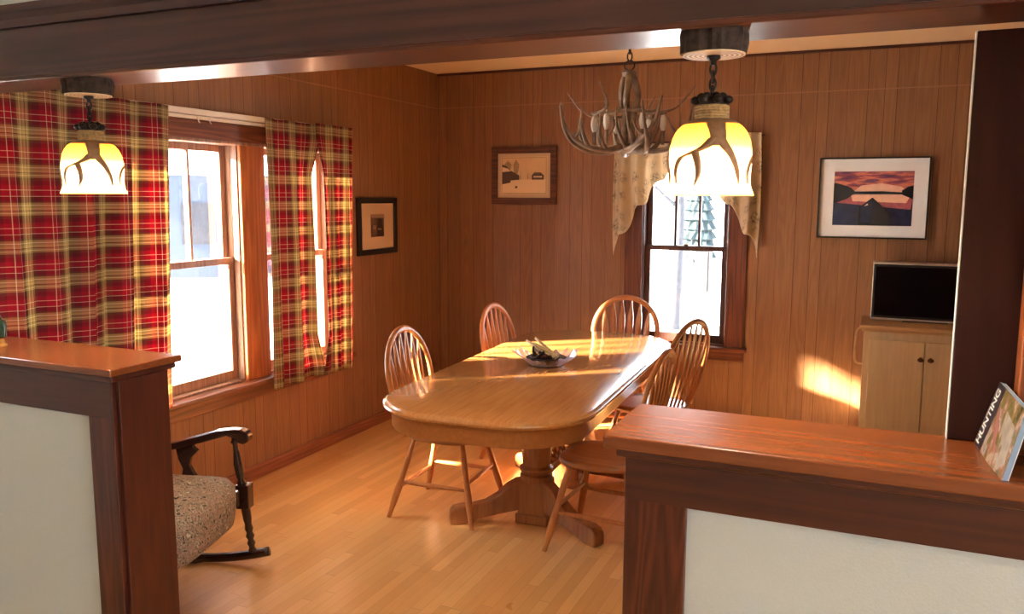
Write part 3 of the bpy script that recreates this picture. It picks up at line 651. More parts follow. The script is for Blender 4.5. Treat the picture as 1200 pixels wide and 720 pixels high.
# ------------------------------------------------------------ windsor chairs
def make_chair():
    t = empty('windsor_chair')
    def seat_fn():
        m = MB(); n = 40; rings = []
        def outline(k, ins):
            a = 2 * PI * k / n
            c, s = math.cos(a), math.sin(a)
            rx = .215 - ins; ry = (.205 if c > 0 else .205 - .035 * (-c)) - ins
            e = 2 / 3.0
            return (math.copysign(abs(c) ** e, c) * rx, math.copysign(abs(s) ** e, s) * ry)
        for ins, z in ((.035, .405), (.008, .412), (.0, .424), (.003, .436), (.012, .442)):
            rings.append([m.bm.verts.new((*outline(k, ins), z)) for k in range(n)])
        for q, dz in ((.8, -.004), (.55, -.011), (.28, -.012)):
            rings.append([m.bm.verts.new((rings[4][k].co.x * q - .01 * (1 - q), rings[4][k].co.y * q, .442 + dz)) for k in range(n)])
        for a, b in zip(rings, rings[1:]):
            for k in range(n): m.bm.faces.new((a[k], a[(k + 1) % n], b[(k + 1) % n], b[k]))
        m.bm.faces.new(rings[0][::-1]); m.bm.faces.new(rings[-1]); return m
    seat_fn().build('seat', M['chair_seat'], t, smooth=True)
    legs = {}
    for sx in (1, -1):
        for sy in (1, -1):
            top = Vector((.135 * sx, .135 * sy, .41)); bot = Vector(((.225 if sx > 0 else .245) * sx, .225 * sy, 0))
            legs[sx, sy] = (top, bot)
            pr_ = [.0115, .013, .0165, .0185, .0185, .016, .015, .0165, .0155, .013, .0115]
            pts = [bot.lerp(top, i / 10) for i in range(11)]
            MB().tube(pts, pr_, 12).build('leg', M['chair'], t, smooth='auto')
    def P(k, z): a, b = legs[k]; return b.lerp(a, z / .41)
    for a, b, z in (((1, 1), (-1, 1), .185), ((1, -1), (-1, -1), .185), ((1, 1), (1, -1), .215), ((-1, 1), (-1, -1), .155)):
        p, q = P(a, z), P(b, z)
        MB().tube([p.lerp(q, i / 8) for i in range(9)], [.008, .009, .0105, .0115, .012, .0115, .0105, .009, .008], 10).build('stretcher', M['chair'], t, smooth=True)
    lean = R(12)
    def B(y, h): return Vector((-.165 - h * math.sin(lean), y, .432 + h * math.cos(lean)))
    hoop = []
    HH = .535
    for k in range(41):
        a = PI * k / 40; c = math.cos(a); s = math.sin(a)
        hh = .30 + .235 * s; yy = .228 * c
        hoop.append((yy, hh))
    left = [(.165 + .063 * math.sin(PI / 2 * i / 8), .0 + .30 * i / 8) for i in range(8)]
    full = left + hoop + [(-y, h) for y, h in left[::-1]]
    MB().tube([B(y, h) for y, h in full], .0155, 10, flat=(0.85, 1.2)).build('hoop', M['chair'], t, smooth=True)
    for k in range(6):
        f = (k - 2.5) / 2.5
        yb_, yt_ = .122 * f, .162 * f
        top = .30 + .235 * math.sqrt(max(0, 1 - (yt_ / .228) ** 2)) - .004
        prof = [(0, .007), (.15, .008), (.30, .010), (.62, .021), (.70, .0215), (.78, .019), (.93, .006), (1.0, .005)]
        pts = [(yb_ + (yt_ - yb_) * s_ + wd, top * s_) for s_, wd in prof] + [(yb_ + (yt_ - yb_) * s_ - wd, top * s_) for s_, wd in prof[::-1]]
        bow = lambda h: -.018 * math.sin(PI * min(1, h / .5))
        m = MB().prism(pts, -.0045, .0045, lambda u, v, d: B(u, v) + Vector((d * math.cos(lean) + bow(v), 0, d * math.sin(lean))))
        m.build('slat', M['chair'], t, bevel=.002)
    return t
ch = make_chair()
chairs = [(-2.015, 3.745, 3, 'oak hoop-back chair at the near left of the table, seat toward the viewer'),
          (-1.99, 4.80, -1, 'oak hoop-back chair at the far left, nearest the room corner'),
          (-1.585, 5.33, -88, 'oak hoop-back chair at the far head of the table, left of back window'),
          (-1.19, 4.74, 163, 'oak hoop-back chair at the far right, leaning back in front of the back window'),
          (-1.125, 3.67, 178, 'oak hoop-back chair at the near right, partly behind the right half wall')]
for i, (x, y, a, lab) in enumerate(chairs):
    c = ch if i == 0 else copy_tree(ch)
    c.location = (x, y, 0); c.rotation_euler = (0, 0, R(a)); tag(c, lab, 'chair', 'windsor chairs around the table')

# ------------------------------------------------------------ dish on the table
ds = empty('gift_dish', (-1.60, 4.07, .76), R(20)); tag(ds, 'faceted dish of dried husks in crinkled clear wrap on table', 'dish')
M['dish_band'] = plain('dish_band', (128, 106, 76), .5, noise=.6, nscale=70)
M['dish_rim'] = plain('dish_dark_rim', (46, 38, 40), .4)
m = MB(); m.lathe([(.085, 0), (.090, .004), (.105, .040), (.098, .040), (.084, .010), (.02, .008)], seg=8); m.build('body', M['dish_band'], ds)
m = MB(); m.lathe([(.103, .036), (.108, .036), (.109, .044), (.100, .044)], seg=8, cap=False); m.build('rim', M['dish_rim'], ds)
m = MB(); m.lathe([(.088, 0), (.093, 0), (.0945, .008), (.089, .008)], seg=8, cap=False); m.build('foot_ring', M['dish_rim'], ds)
wr = glass_mat('clear_wrap', .8, (.93, .92, .96, 1))
def wrap_fn(u, v):
    a = u * 2 * PI; ext = .10 + .90 * abs(math.cos(a - .1)) ** 1.6
    r = .093 + ext * (.080 * v + .014 * v * math.sin(a * 9) + .012 * v * math.sin(a * 17 + 1))
    z = .004 + ext * (.072 * v + .016 * v * math.sin(a * 7 + 2) + .010 * v * math.sin(a * 19)) + .006 * v
    return Vector((r * math.cos(a), r * math.sin(a), z))
def wrapmat():
    m = bpy.data.materials.new('crinkled_wrap'); m.use_nodes = True; nt = m.node_tree; nt.nodes.clear()
    o = N(nt, 'ShaderNodeOutputMaterial'); t = N(nt, 'ShaderNodeBsdfTransparent'); g = N(nt, 'ShaderNodeBsdfGlossy'); d = N(nt, 'ShaderNodeBsdfTranslucent'); g.inputs['Roughness'].default_value = .12
    d.inputs[0].default_value = s2l((232, 218, 238)); g.inputs[0].default_value = (.95, .93, 1, 1)
    a = N(nt, 'ShaderNodeMixShader'); a.inputs[0].default_value = .34; b = N(nt, 'ShaderNodeMixShader'); b.inputs[0].default_value = .48
    nt.links.new(t.outputs[0], a.inputs[1]); nt.links.new(g.outputs[0], a.inputs[2]); nt.links.new(a.outputs[0], b.inputs[1]); nt.links.new(d.outputs[0], b.inputs[2]); nt.links.new(b.outputs[0], o.inputs[0]); return m
m = MB().grid(wrap_fn, 110, 8, None, wrap=True); m.build('clear_wrap', wrapmat(), ds)
M['husk'] = plain('dried_husk', (240, 224, 184), .7, noise=.1, nscale=60)
M['dark_leaf'] = plain('dark_dried_leaf', (44, 30, 30), .7, noise=.3, nscale=60)
M['rust_leaf'] = plain('rust_dried_leaf', (126, 62, 42), .7, noise=.3, nscale=60)
M['pale_leaf'] = plain('pale_dried_petal', (206, 186, 190), .7, noise=.2, nscale=60)
def leaf(name, p, d, length, width, mat, bend):
    d = Vector(d).normalized(); sd_ = d.cross(Vector((0, 0, 1))).normalized(); nn = sd_.cross(d)
    def fn(u, v):
        wv = width * math.sin(PI * min(1, .12 + v * .88)) ** .8
        return Vector(p) + d * length * v + sd_ * wv * (u - .5) + nn * (bend * v * v + .012 * abs(u - .5) * 2)
    MB().grid(fn, 4, 8).build(name, mat, ds, smooth=True, solid=.002)
rnd = random.Random(4)
leaf('husk', (.05, -.04, .035), (-.8, .25, .38), .19, .035, M['husk'], .01)
leaf('husk', (.06, -.03, .04), (-.75, .45, .42), .17, .03, M['husk'], .02)
leaf('husk', (.055, -.02, .035), (-.7, .1, .42), .15, .03, M['husk'], .0)
for k in range(16):
    a = rnd.uniform(0, 6.28); r = rnd.uniform(.02, .075)
    leaf('dried_leaf', (r * math.cos(a), r * math.sin(a), .02 + rnd.uniform(0, .02)), (math.cos(a + 2), math.sin(a + 2), rnd.uniform(.25, .8)), rnd.uniform(.05, .09), rnd.uniform(.02, .035), M[('dark_leaf', 'rust_leaf', 'pale_leaf')[k % 3]], rnd.uniform(-.02, .02))
leaf('stem_leaf', (-.07, -.03, .05), (-.25, 0, 1), .05, .008, M['dark_leaf'], .01)

# ------------------------------------------------------------ rocking chair
rk = empty('rocking_chair', (-2.632, 2.378, 0), R(17)); tag(rk, 'dark wood rocking chair with tapestry seat behind left half wall', 'rocking chair')
HW = .338
for s in (-1, 1):
    # rocker runner: an arc
    pts = []
    for i in range(25):
        x = -.36 + .68 * i / 24; pts.append((x, HW * s * (1 - .06 * (x < 0)), .022 + (x + .02) ** 2 * .42))
    MB().tube(pts, .022, 8, flat=(1.0, .75)).build('runner', M['rocker'], rk, smooth=True)
    # front post: turned
    base = Vector((.245, HW * s, .05)); top = Vector((.175, HW * s, .605))
    prof = [(0, .011), (.04, .018), (.07, .012), (.10, .019), (.13, .012), (.16, .020), (.19, .013), (.22, .019), (.26, .015), (.30, .019), (.42, .021), (.55, .020), (.57, .014), (.60, .021), (.63, .013), (.66, .018), (.76, .021), (.86, .013), (.92, .011), (.94, .019), (.96, .012), (1, .012)]
    MB().tube([base.lerp(top, f) for f, _ in prof], [r_ for _, r_ in prof], 14).build('front_post', M['rocker'], rk, smooth=True)
    # arm with scroll end
    side = [(-.27, .522), (-.20, .535), (-.08, .566), (.02, .596), (.10, .622), (.17, .632), (.215, .634), (.245, .622), (.255, .602), (.250, .578), (.226, .566), (.200, .574), (.190, .592), (.15, .602), (.06, .574), (-.06, .540), (-.18, .508), (-.27, .496)]
    m = MB().prism(side, -.027, .027, lambda u, v, d, s=s: Vector((u, HW * s + d, v)))
    m.build('arm', M['rocker'], rk, bevel=.008, segs=3)
    # shaped arm support behind the post (cut-out splat)
    spl = [(-.075, .39), (-.065, .44), (-.085, .485), (-.095, .535), (-.01, .56), (-.012, .54), (.008, .525), (-.025, .49), (-.035, .455), (-.015, .42), (.005, .39)]
    MB().prism(spl, -.012, .012, lambda u, v, d, s=s: Vector((u, HW * s + d, v))).build('arm_splat', M['rocker'], rk, bevel=.003)
    MB().prism([(-.20, .36), (-.165, .36), (-.18, .52), (-.215, .51)], -.012, .012, lambda u, v, d, s=s: Vector((u, HW * s + d, v))).build('arm_strut', M['rocker'], rk, bevel=.003)
    # back post
    MB().tube([(-.22, .29 * s, .05), (-.25, .29 * s, .40), (-.29, .29 * s, .65), (-.33, .28 * s, .86)], [.018, .02, .018, .015], 10).build('back_post', M['rocker'], rk, smooth=True)
    # seat rail
    MB().box((-.24, .27 * s - .014, .30), (.22, .27 * s + .014, .37)).build('seat_rail', M['rocker'], rk, bevel=.004)
    bx('corner_block', (.185, HW * s - .028, .27), (.245, HW * s + .028, .38), M['rocker'], rk, .004)
MB().tube([(-.33, -.28, .86), (-.335, -.15, .89), (-.338, 0, .90), (-.335, .15, .89), (-.33, .28, .86)], .02, 10).build('crest_rail', M['rocker'], rk, smooth=True)
for k in range(5):
    y = -.2 + .1 * k; MB().tube([(-.25, y, .42), (-.29, y, .65), (-.335, y, .885)], [.009, .011, .008], 8).build('back_spindle', M['rocker'], rk, smooth=True)
def cushion():
    m = MB(); n = 44; rings = []
    def o_(k, ins):
        a = 2 * PI * k / n; c, s = math.cos(a), math.sin(a); e = 2 / 5.0
        return (.012 + math.copysign(abs(c) ** e, c) * (.232 - ins), math.copysign(abs(s) ** e, s) * (.295 - ins))
    for ins, z in ((.03, .235), (.012, .245), (.004, .30), (.0, .36), (.004, .405), (.022, .432), (.06, .446), (.14, .455), (.2, .458)):
        rings.append([m.bm.verts.new((*o_(k, ins), z)) for k in range(n)])
    for a, b in zip(rings, rings[1:]):
        for k in range(n): m.bm.faces.new((a[k], a[(k + 1) % n], b[(k + 1) % n], b[k]))
    m.bm.faces.new(rings[0][::-1]); m.bm.faces.new(rings[-1])
    return m
cushion().build('seat_cushion', M['tapestry'], rk, smooth=True)

# ------------------------------------------------------------ cabinet and television
CX0, CX1, CY0, CY1, CZ = -.055, .64, 5.49, 5.905, .88
cb = empty('cabinet', ((CX0 + CX1) / 2, (CY0 + CY1) / 2, 0)); tag(cb, 'blond wood two door cabinet under the television, against back wall', 'cabinet')
def cbx(name, lo, hi, mat, bev=.003, par=None):
    o_ = Vector((cb.location.x, cb.location.y, 0))
    return bx(name, tuple(Vector(lo) - o_), tuple(Vector(hi) - o_), mat, par or cb, bev)
cbx('body', (CX0, CY0, .06), (CX1, CY1, CZ - .03), M['cabinet'])
cbx('plinth', (CX0 + .02, CY0 + .03, 0), (CX1 - .02, CY1, .06), M['cabinet_x'])
cbx('top', (CX0 - .025, CY0 - .025, CZ - .022), (CX1 + .025, CY1 + .01, CZ), M['cabinet_x'], .005)
cbx('top_moulding', (CX0 - .012, CY0 - .012, CZ - .04), (CX1 + .012, CY1, CZ - .022), M['cabinet_x'], .006)
for x0, x1, kx in ((CX0 + .035, .286, .268), (.290, CX1 - .035, .322)):
    d = cbx('door', (x0, CY0 - .018, .10), (x1, CY0, .795), M['cabinet'], .004)
    o_ = Vector((cb.location.x, cb.location.y, 0))
    MB().obox(Matrix.Translation(Vector((kx, CY0 - .020, .69)) - o_), (.016, .004, .03)).build('knob_plate', M['brass'], d)
    m = MB(); m.ball(Vector((kx, CY0 - .036, .69)) - o_, .016, scale=(1.15, .8, .8)); m.tube([Vector((kx, CY0 - .019, .69)) - o_, Vector((kx, CY0 - .034, .69)) - o_], .007, 8)
    m.build('knob', M['knob'], d, smooth=True)
# bent wood towel bar on the left side of the cabinet
o_ = Vector((cb.location.x, cb.location.y, 0))
pts = [Vector(p) - o_ for p in ((CX0 - .001, CY0 + .03, .855), (CX0 - .030, CY0 + .028, .85), (CX0 - .042, CY0 + .026, .82), (CX0 - .046, CY0 + .024, .72), (CX0 - .044, CY0 + .024, .66), (CX0 - .030, CY0 + .026, .635), (CX0 - .001, CY0 + .03, .63))]
MB().tube(catmull(pts, 6), .007, 8).build('side_handle', M['cabinet_x'], cb, smooth=True)

tv = empty('television', (.29, 5.77, CZ)); tag(tv, 'small flat television with silver edges standing on the blond cabinet', 'television')
TWd, THt = .315, .372
bx('housing', (-TWd, -.05, .012), (TWd, .075, THt), M['silver'], tv, .006)
bx('bezel', (-TWd + .004, -.056, .020), (TWd - .004, -.049, THt - .012), M['blackframe'], tv, .002)
bx('screen', (-TWd + .018, -.0575, .034), (TWd - .018, -.055, THt - .026), M['screen'], tv, .001)
bx('bottom_trim', (-TWd, -.060, .008), (TWd, -.048, .020), M['silver'], tv, .002)
bx('stand', (-.13, -.05, 0), (.13, .07, .012), M['blackframe'], tv, .003)

# ------------------------------------------------------------ framed pictures
def flat_shapes(name, shapes, frame, parent, base_mats, step=.0006):
    """layers of flat printed shapes: (outline, material index)"""
    m = MB()
    for i, (pts, mi) in enumerate(shapes):
        vs = [m.bm.verts.new(frame(u, v, i * step)) for u, v in pts]
        f = m.bm.faces.new(vs); f.material_index = mi
    o = m.build(name, base_mats, parent); return o
def framed(name, frame, w, h, fw, depth, fmat, matmat, pic, label, cat='picture', matw=(0, 0), glass=True):
    """frame(u,v,d): u right, v up from lower left, d away from the wall"""
    root = empty(name, frame(w / 2, 0, 0)); tag(root, label, cat)
    off = Vector(frame(w / 2, 0, 0))
    fr = lambda u, v, d: Vector(frame(u, v, d)) - off
    m = MB()
    for (a, b, c, d_) in ((0, fw, 0, h), (w - fw, w, 0, h), (fw, w - fw, 0, fw), (fw, w - fw, h - fw, h)):
        p, q = fr(a, c, 0), fr(b, d_, depth); m.box([min(x, y) for x, y in zip(p, q)], [max(x, y) for x, y in zip(p, q)])
    m.build('frame', fmat, root, bevel=.003)
    p, q = fr(fw - .002, fw - .002, .002), fr(w - fw + .002, h - fw + .002, depth * .45)
    bx('mat_board', [min(x, y) for x, y in zip(p, q)], [max(x, y) for x, y in zip(p, q)], matmat, root, 0)
    pic(root, lambda u, v, d: fr(u, v, depth * .45 + .0008 + d))
    return root
def rect(a, b, c, d): return [(a, c), (b, c), (b, d), (a, d)]
# sunset canoe photo
def sky_mat():
    m, nt, b = newmat('sunset_print'); tc = N(nt, 'ShaderNodeTexCoord'); mp = N(nt, 'ShaderNodeMapping'); mp.inputs['Scale'].default_value = (5, 1, 26); mp.inputs['Rotation'].default_value = (0, .12, 0)
    nt.links.new(tc.outputs['Object'], mp.inputs[0]); nz = N(nt, 'ShaderNodeTexNoise'); nz.inputs['Scale'].default_value = 1.3; nz.inputs['Detail'].default_value = 4; nt.links.new(mp.outputs[0], nz.inputs['Vector'])
    r = ramp(nt, [(.32, s2l((92, 52, 88))), (.46, s2l((150, 76, 92))), (.56, s2l((226, 132, 110))), (.68, s2l((120, 72, 100)))]); nt.links.new(nz.outputs[0], r.inputs[0]); nt.links.new(r.outputs[0], b.inputs['Base Color']); b.inputs['Roughness'].default_value = .25
    return m
def sunset(root, fr):
    mats = [sky_mat(), plain('print_glow', (246, 196, 172), .25, noise=.1, nscale=30), plain('print_dark', (26, 20, 34), .25), plain('print_navy', (34, 38, 72), .25, noise=.3, nscale=30), plain('print_hull', (18, 18, 34), .25), plain('print_rose', (176, 96, 104), .25, noise=.2, nscale=40)]
    a, b, c, d = .095, .570, .085, .435
    W, Hh = b - a, d - c; X = lambda u: a + u * W; Y = lambda v: c + v * Hh
    P = lambda L: [(X(u), Y(v)) for u, v in L]
    sh = [(P([(0, .55), (1, .55), (1, 1), (0, 1)]), 0), (P([(0, 0), (1, 0), (1, .6), (0, .6)]), 3),
          (P([(.20, .58), (.98, .58), (.85, .72), (.60, .78), (.35, .74)]), 1), (P([(.05, .42), (.98, .30), (1, .56), (.02, .56)]), 5), (P([(.25, .45), (.92, .42), (.98, .585), (.22, .57)]), 1),
          (P([(0, .55), (.28, .585), (.28, .62), (.22, .70), (.10, .76), (0, .79)]), 2), (P([(0, .58), (.26, .585), (.18, .50), (.06, .43), (0, .42)]), 2),
          (P([(.25, .585), (.92, .575), (.92, .61), (.62, .635), (.25, .63)]), 2), (P([(.86, .575), (1, .49), (1, .74), (.94, .72), (.86, .65)]), 2),
          (P([(.34, .0), (.74, .0), (.74, .22), (.50, .52), (.34, .34)]), 4), (P([(.36, .05), (.50, .05), (.50, .50), (.36, .34)]), 3), (P([(.40, .36), (.45, .38), (.44, .41)]), 1)]
    flat_shapes('photograph', sh, fr, root, mats)
framed('framed_photograph', lambda u, v, d: (-.388 + u, YB - d, 1.391 + v), .662, .526, .010, .040, M['blackframe'], M['mat_white'], sunset, 'framed sunset lake photograph with canoe bow and wide white mat')
def snow_scene(root, fr):
    mats = [plain('sepia_light', (222, 186, 138), .35, noise=.06, nscale=20), plain('sepia_line', (120, 92, 62), .4), plain('sepia_roof', (84, 62, 48), .4, noise=.3, nscale=60), plain('sepia_tree', (168, 138, 98), .4, noise=.3, nscale=60), plain('sepia_snow', (236, 206, 160), .35)]
    a, b, c, d = .085, .455, .085, .355; W, Hh = b - a, d - c
    P = lambda L: [(a + u * W, c + v * Hh) for u, v in L]
    sh = [(P([(-.03, -.03), (1.03, -.03), (1.03, 1.03), (-.03, 1.03)]), 0), (P([(0, 0), (1, 0), (1, 1), (0, 1)]), 1), (P([(.006, .008), (.994, .008), (.994, .992), (.006, .992)]), 0),
          (P([(.006, .008), (.994, .008), (.994, .40), (.006, .36)]), 4),
          (P([(.10, .6), (.18, .6), (.22, .80), (.14, .92), (.06, .82)]), 3), (P([(.28, .55), (.36, .55), (.40, .80), (.32, .95), (.26, .8)]), 3),
          (P([(.01, .25), (.20, .30), (.20, .62), (.12, .76), (.01, .82)]), 2), (P([(.20, .36), (.40, .38), (.40, .50), (.20, .64)]), 2), (P([(.01, .60), (.2, .62), (.14, .70), (.01, .74)]), 4),
          (P([(.68, .38), (.95, .38), (.95, .50), (.88, .58), (.74, .58), (.68, .5)]), 2), (P([(.72, .44), (.91, .44), (.91, .48), (.72, .48)]), 4), (P([(.58, .4), (.61, .4), (.60, .62)]), 3), (P([(.42, .4), (.45, .4), (.435, .66)]), 3),
          (P([(.30, .14), (.36, .14), (.36, .20), (.32, .21)]), 2)]
    flat_shapes('print', sh, fr, root, mats)
framed('framed_print', lambda u, v, d: (-2.793 + u, YB - d, 1.597 + v), .540, .437, .050, .026, M['woodframe'], M['mat_cream'], snow_scene, 'rustic wood framed sepia print of a snowy farm on back wall')
def old_photo(root, fr):
    mats = [plain('old_photo_brown', (98, 72, 58), .4, noise=.5, nscale=30), plain('old_photo_dark', (40, 28, 26), .4), plain('old_photo_pale', (150, 122, 98), .4)]
    a, b, c, d = .165, .335, .125, .285; W, Hh = b - a, d - c
    P = lambda L: [(a + u * W, c + v * Hh) for u, v in L]
    flat_shapes('photograph', [(P([(0, 0), (1, 0), (1, 1), (0, 1)]), 0), (P([(.45, .02), (.95, .02), (.9, .4), (.85, .75), (.68, .9), (.52, .75), (.5, .4)]), 1), (P([(.15, .35), (.38, .32), (.38, .5), (.18, .52)]), 2), (P([(.5, .3), (.8, .3), (.8, .36), (.55, .38)]), 2), (P([(0, .85), (1, .82), (1, 1), (0, 1)]), 2)], fr, root, mats)
framed('framed_photograph', lambda u, v, d: (XL + d, 4.765 + u, 1.243 + v), .500, .400, .040, .024, M['blackframe'], M['mat_cream'], old_photo, 'small black framed old photograph right of the plaid curtains')

# ------------------------------------------------------------ pendants
def make_pendant(loc):
    t = empty('pendant_lamp', loc)        # origin at the beam's underside
    jt = lambda k, j: .03 * math.sin(k * 2.7) + .03 * math.sin(k * 1.1 + 2) + random.uniform(-.02, .02)
    MB().lathe([(.068, 0), (.070, -.012), (.069, -.028), (.067, -.046)], seg=48, jitter=jt, cap=True).build('bark_disc', M['bark'], t)
    MB().lathe([(.058, -.0462), (.064, -.0462), (.064, -.049), (.012, -.049)], seg=40).build('cut_face', M['rings'], t)
    MB().lathe([(.014, -.049), (.014, -.055), (.007, -.060), (.006, -.068)], seg=16).build('canopy', M['iron'], t, smooth=True)
    z = -.066
    for k in range(5):
        q = PI / 2 * (k % 2)
        pts = []
        for i in range(16):
            a = 2 * PI * i / 16; r_ = .0065 * math.cos(a); zz = .0125 * math.sin(a)
            pts.append((r_ * math.cos(q), r_ * math.sin(q), z - .010 + zz))
        MB().tube(pts, .0026, 8, closed=True).build('chain_link', M['iron'], t, smooth=True); z -= .0155
    col = MB()
    col.lathe([(.010, -.130), (.022, -.136), (.030, -.148), (.026, -.152)], seg=20)
    for k in range(7):
        a = 2 * PI * k / 7; c, s = math.cos(a), math.sin(a)
        col.ball((.034 * c, .034 * s, -.140), .011, 10, (1, 1, .8)); col.ball((.022 * c, .022 * s, -.134), .010, 10)
    col.build('collar', M['iron'], t, smooth=True)
    jw = MB()
    for k in range(5):
        jw.tube([(.0335 * math.cos(2 * PI * i / 28), .0335 * math.sin(2 * PI * i / 28), -.154 - .0055 * k) for i in range(28)], .0032, 6, closed=True)
    jw.lathe([(.031, -.150), (.0325, -.150), (.0325, -.180), (.031, -.180)], seg=24)
    jw.build('jute_wrap', M['jute'], t, smooth=True)
    prof = [(.034, -.180), (.048, -.184), (.062, -.193), (.072, -.205), (.0795, -.222), (.0835, -.242), (.0845, -.262), (.083, -.284), (.0815, -.302), (.082, -.314), (.0855, -.325), (.0915, -.337)]
    def rad(z):
        for (r0, z0), (r1, z1) in zip(prof, prof[1:]):
            if z <= z0 and z >= z1: return r0 + (r1 - r0) * (z0 - z) / (z0 - z1)
        return prof[-1][0]
    m = MB(); dense = []
    for i in range(45):
        zz = -.180 - (.157) * i / 44; dense.append((rad(zz), zz))
    m.lathe(dense, seg=48, cap=False)
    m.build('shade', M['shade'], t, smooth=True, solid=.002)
    MB().lathe([(.0335, -.1785), (.050, -.1835), (.0595, -.1895), (.0575, -.191), (.034, -.1815)], seg=36, cap=False).build('antler_crown', M['antler_lamp'], t, smooth=True)
    # antler shaped straps that hug the shade
    def strap(th0, path, nm='antler_strap'):
        m_ = MB(); n = 26; P_ = catmull([Vector((a, z_, w_)) for a, z_, w_ in path], 8)
        rows = []
        for p in P_:
            row = []
            for f, o2 in ((-1, 0.0005), (-.6, .004), (0, .0055), (.6, .004), (1, .0005)):
                rr = rad(max(p.y, -.336)) + o2; aa = th0 + p.x + f * p.z / max(rr, .03)
                row.append(m_.bm.verts.new((rr * math.cos(aa), rr * math.sin(aa), p.y)))
            rows.append(row)
        for r0, r1 in zip(rows, rows[1:]):
            for i in range(4): m_.bm.faces.new((r0[i], r0[i + 1], r1[i + 1], r1[i]))
        return m_
    for k in range(3):
        th = R(-62 + 120 * k)
        strap(th, [(0, -.180, .024), (.0, -.198, .0195), (.02, -.220, .017), (-.04, -.238, .017)]).build('antler_strap', M['antler_lamp'], t, smooth=True)
        strap(th, [(.02, -.218, .013), (.18, -.238, .012), (.36, -.258, .009), (.55, -.290, .0065), (.60, -.314, .0025)]).build('antler_tine', M['antler_lamp'], t, smooth=True)
        strap(th, [(-.03, -.222, .016), (-.30, -.240, .012), (-.62, -.252, .011), (-.95, -.262, .0085), (-1.14, -.288, .006), (-1.10, -.314, .0025)]).build('antler_tine', M['antler_lamp'], t, smooth=True)
        strap(th, [(-.55, -.248, .010), (-.46, -.272, .008), (-.45, -.296, .006), (-.54, -.318, .0025)]).build('antler_tine', M['antler_lamp'], t, smooth=True)
    MB().lathe([(.013, -.185), (.014, -.215), (.012, -.220)], seg=14).build('socket', M['iron'], t)
    MB().ball((0, 0, -.262), .026, 14, (1, 1, 1.25)).build('bulb', M['bulb'], t, smooth=True)
    l = bpy.data.lights.new('pendant_light', 'POINT'); l.energy = PENDANT_W; l.color = (1, .88, .72); l.shadow_soft_size = .03
    lo = bpy.data.objects.new('pendant_light', l); COL.objects.link(lo); lo.parent = t; lo.location = (0, 0, -.306)
    return t
p1 = make_pendant((-.337, 1.795, SZ + .008)); p1.rotation_euler = (0, 0, R(-8))
tag(p1, 'amber glass antler pendant hanging right, in front of back window', 'pendant lamp', 'antler pendant lamps under the beam')
p2 = copy_tree(p1); p2.location = (-2.175, 1.795, SZ + .008); p2.rotation_euler = (0, 0, R(25))
tag(p2, 'amber glass antler pendant hanging left, in front of plaid curtains', 'pendant lamp', 'antler pendant lamps under the beam')

# ------------------------------------------------------------ antler chandelier
cd = empty('antler_chandelier', (-1.13, 3.92, H)); cd.scale = (1.1, 1.1, 1.0); tag(cd, 'antler chandelier with unlit candle bulbs hanging above the table', 'chandelier')
def Zc(z): return z - H
MB().lathe([(.055, 0), (.055, -.012), (.03, -.028), (.008, -.034)], seg=24).build('canopy', M['iron'], cd, smooth='auto')
z = -.03
k = 0
while z > Zc(2.30):
    q = PI / 2 * (k % 2); pts = []
    for i in range(16):
        a = 2 * PI * i / 16; r_ = .010 * math.cos(a); zz = .021 * math.sin(a); pts.append((r_ * math.cos(q), r_ * math.sin(q), z - .017 + zz))
    MB().tube(pts, .0032, 8, closed=True).build('chain_link', M['iron'], cd, smooth=True); z -= .032; k += 1
MB().tube([(.022 * math.cos(2 * PI * i / 20), 0, Zc(2.272) + .022 * math.sin(2 * PI * i / 20)) for i in range(20)], .0035, 8, closed=True).build('hanging_ring', M['iron'], cd, smooth=True)
MB().lathe([(.03, Zc(2.248)), (.034, Zc(2.238)), (.026, Zc(2.222))], seg=16).build('top_cap', M['antler'], cd, smooth='auto')
def antler(pts, r0, r1, tines, par, nm='antler'):
    m = MB(); P_ = catmull(pts, 8); n = len(P_)
    m.tube(P_, [r0 + (r1 - r0) * (i / (n - 1)) ** 1.3 for i in range(n)], 9)
    for tp, rr in tines:
        Q = catmull(tp, 7); m.tube(Q, [rr * (1 - .85 * (i / (len(Q) - 1)) ** 1.4) for i in range(len(Q))], 8)
    return m.build(nm, M['antler'], par, smooth=True)
def rot(p, a): c, s = math.cos(a), math.sin(a); return (p[0] * c - p[1] * s, p[0] * s + p[1] * c, p[2])
# upright stems
for a in (R(20), R(140), R(260)):
    st = [rot(p, a) for p in ((.012, .005, Zc(2.235)), (.028, .012, Zc(2.19)), (.040, .010, Zc(2.13)), (.024, 0, Zc(2.06)), (.016, -.01, Zc(1.98)), (.012, -.01, Zc(1.90)))]
    tn = [([rot(p, a) for p in ((.036, .01, Zc(2.09)), (.085, .02, Zc(2.055)), (.125, .03, Zc(2.075)), (.14, .034, Zc(2.13)))], .011)]
    antler(st, .016, .013, tn, cd)
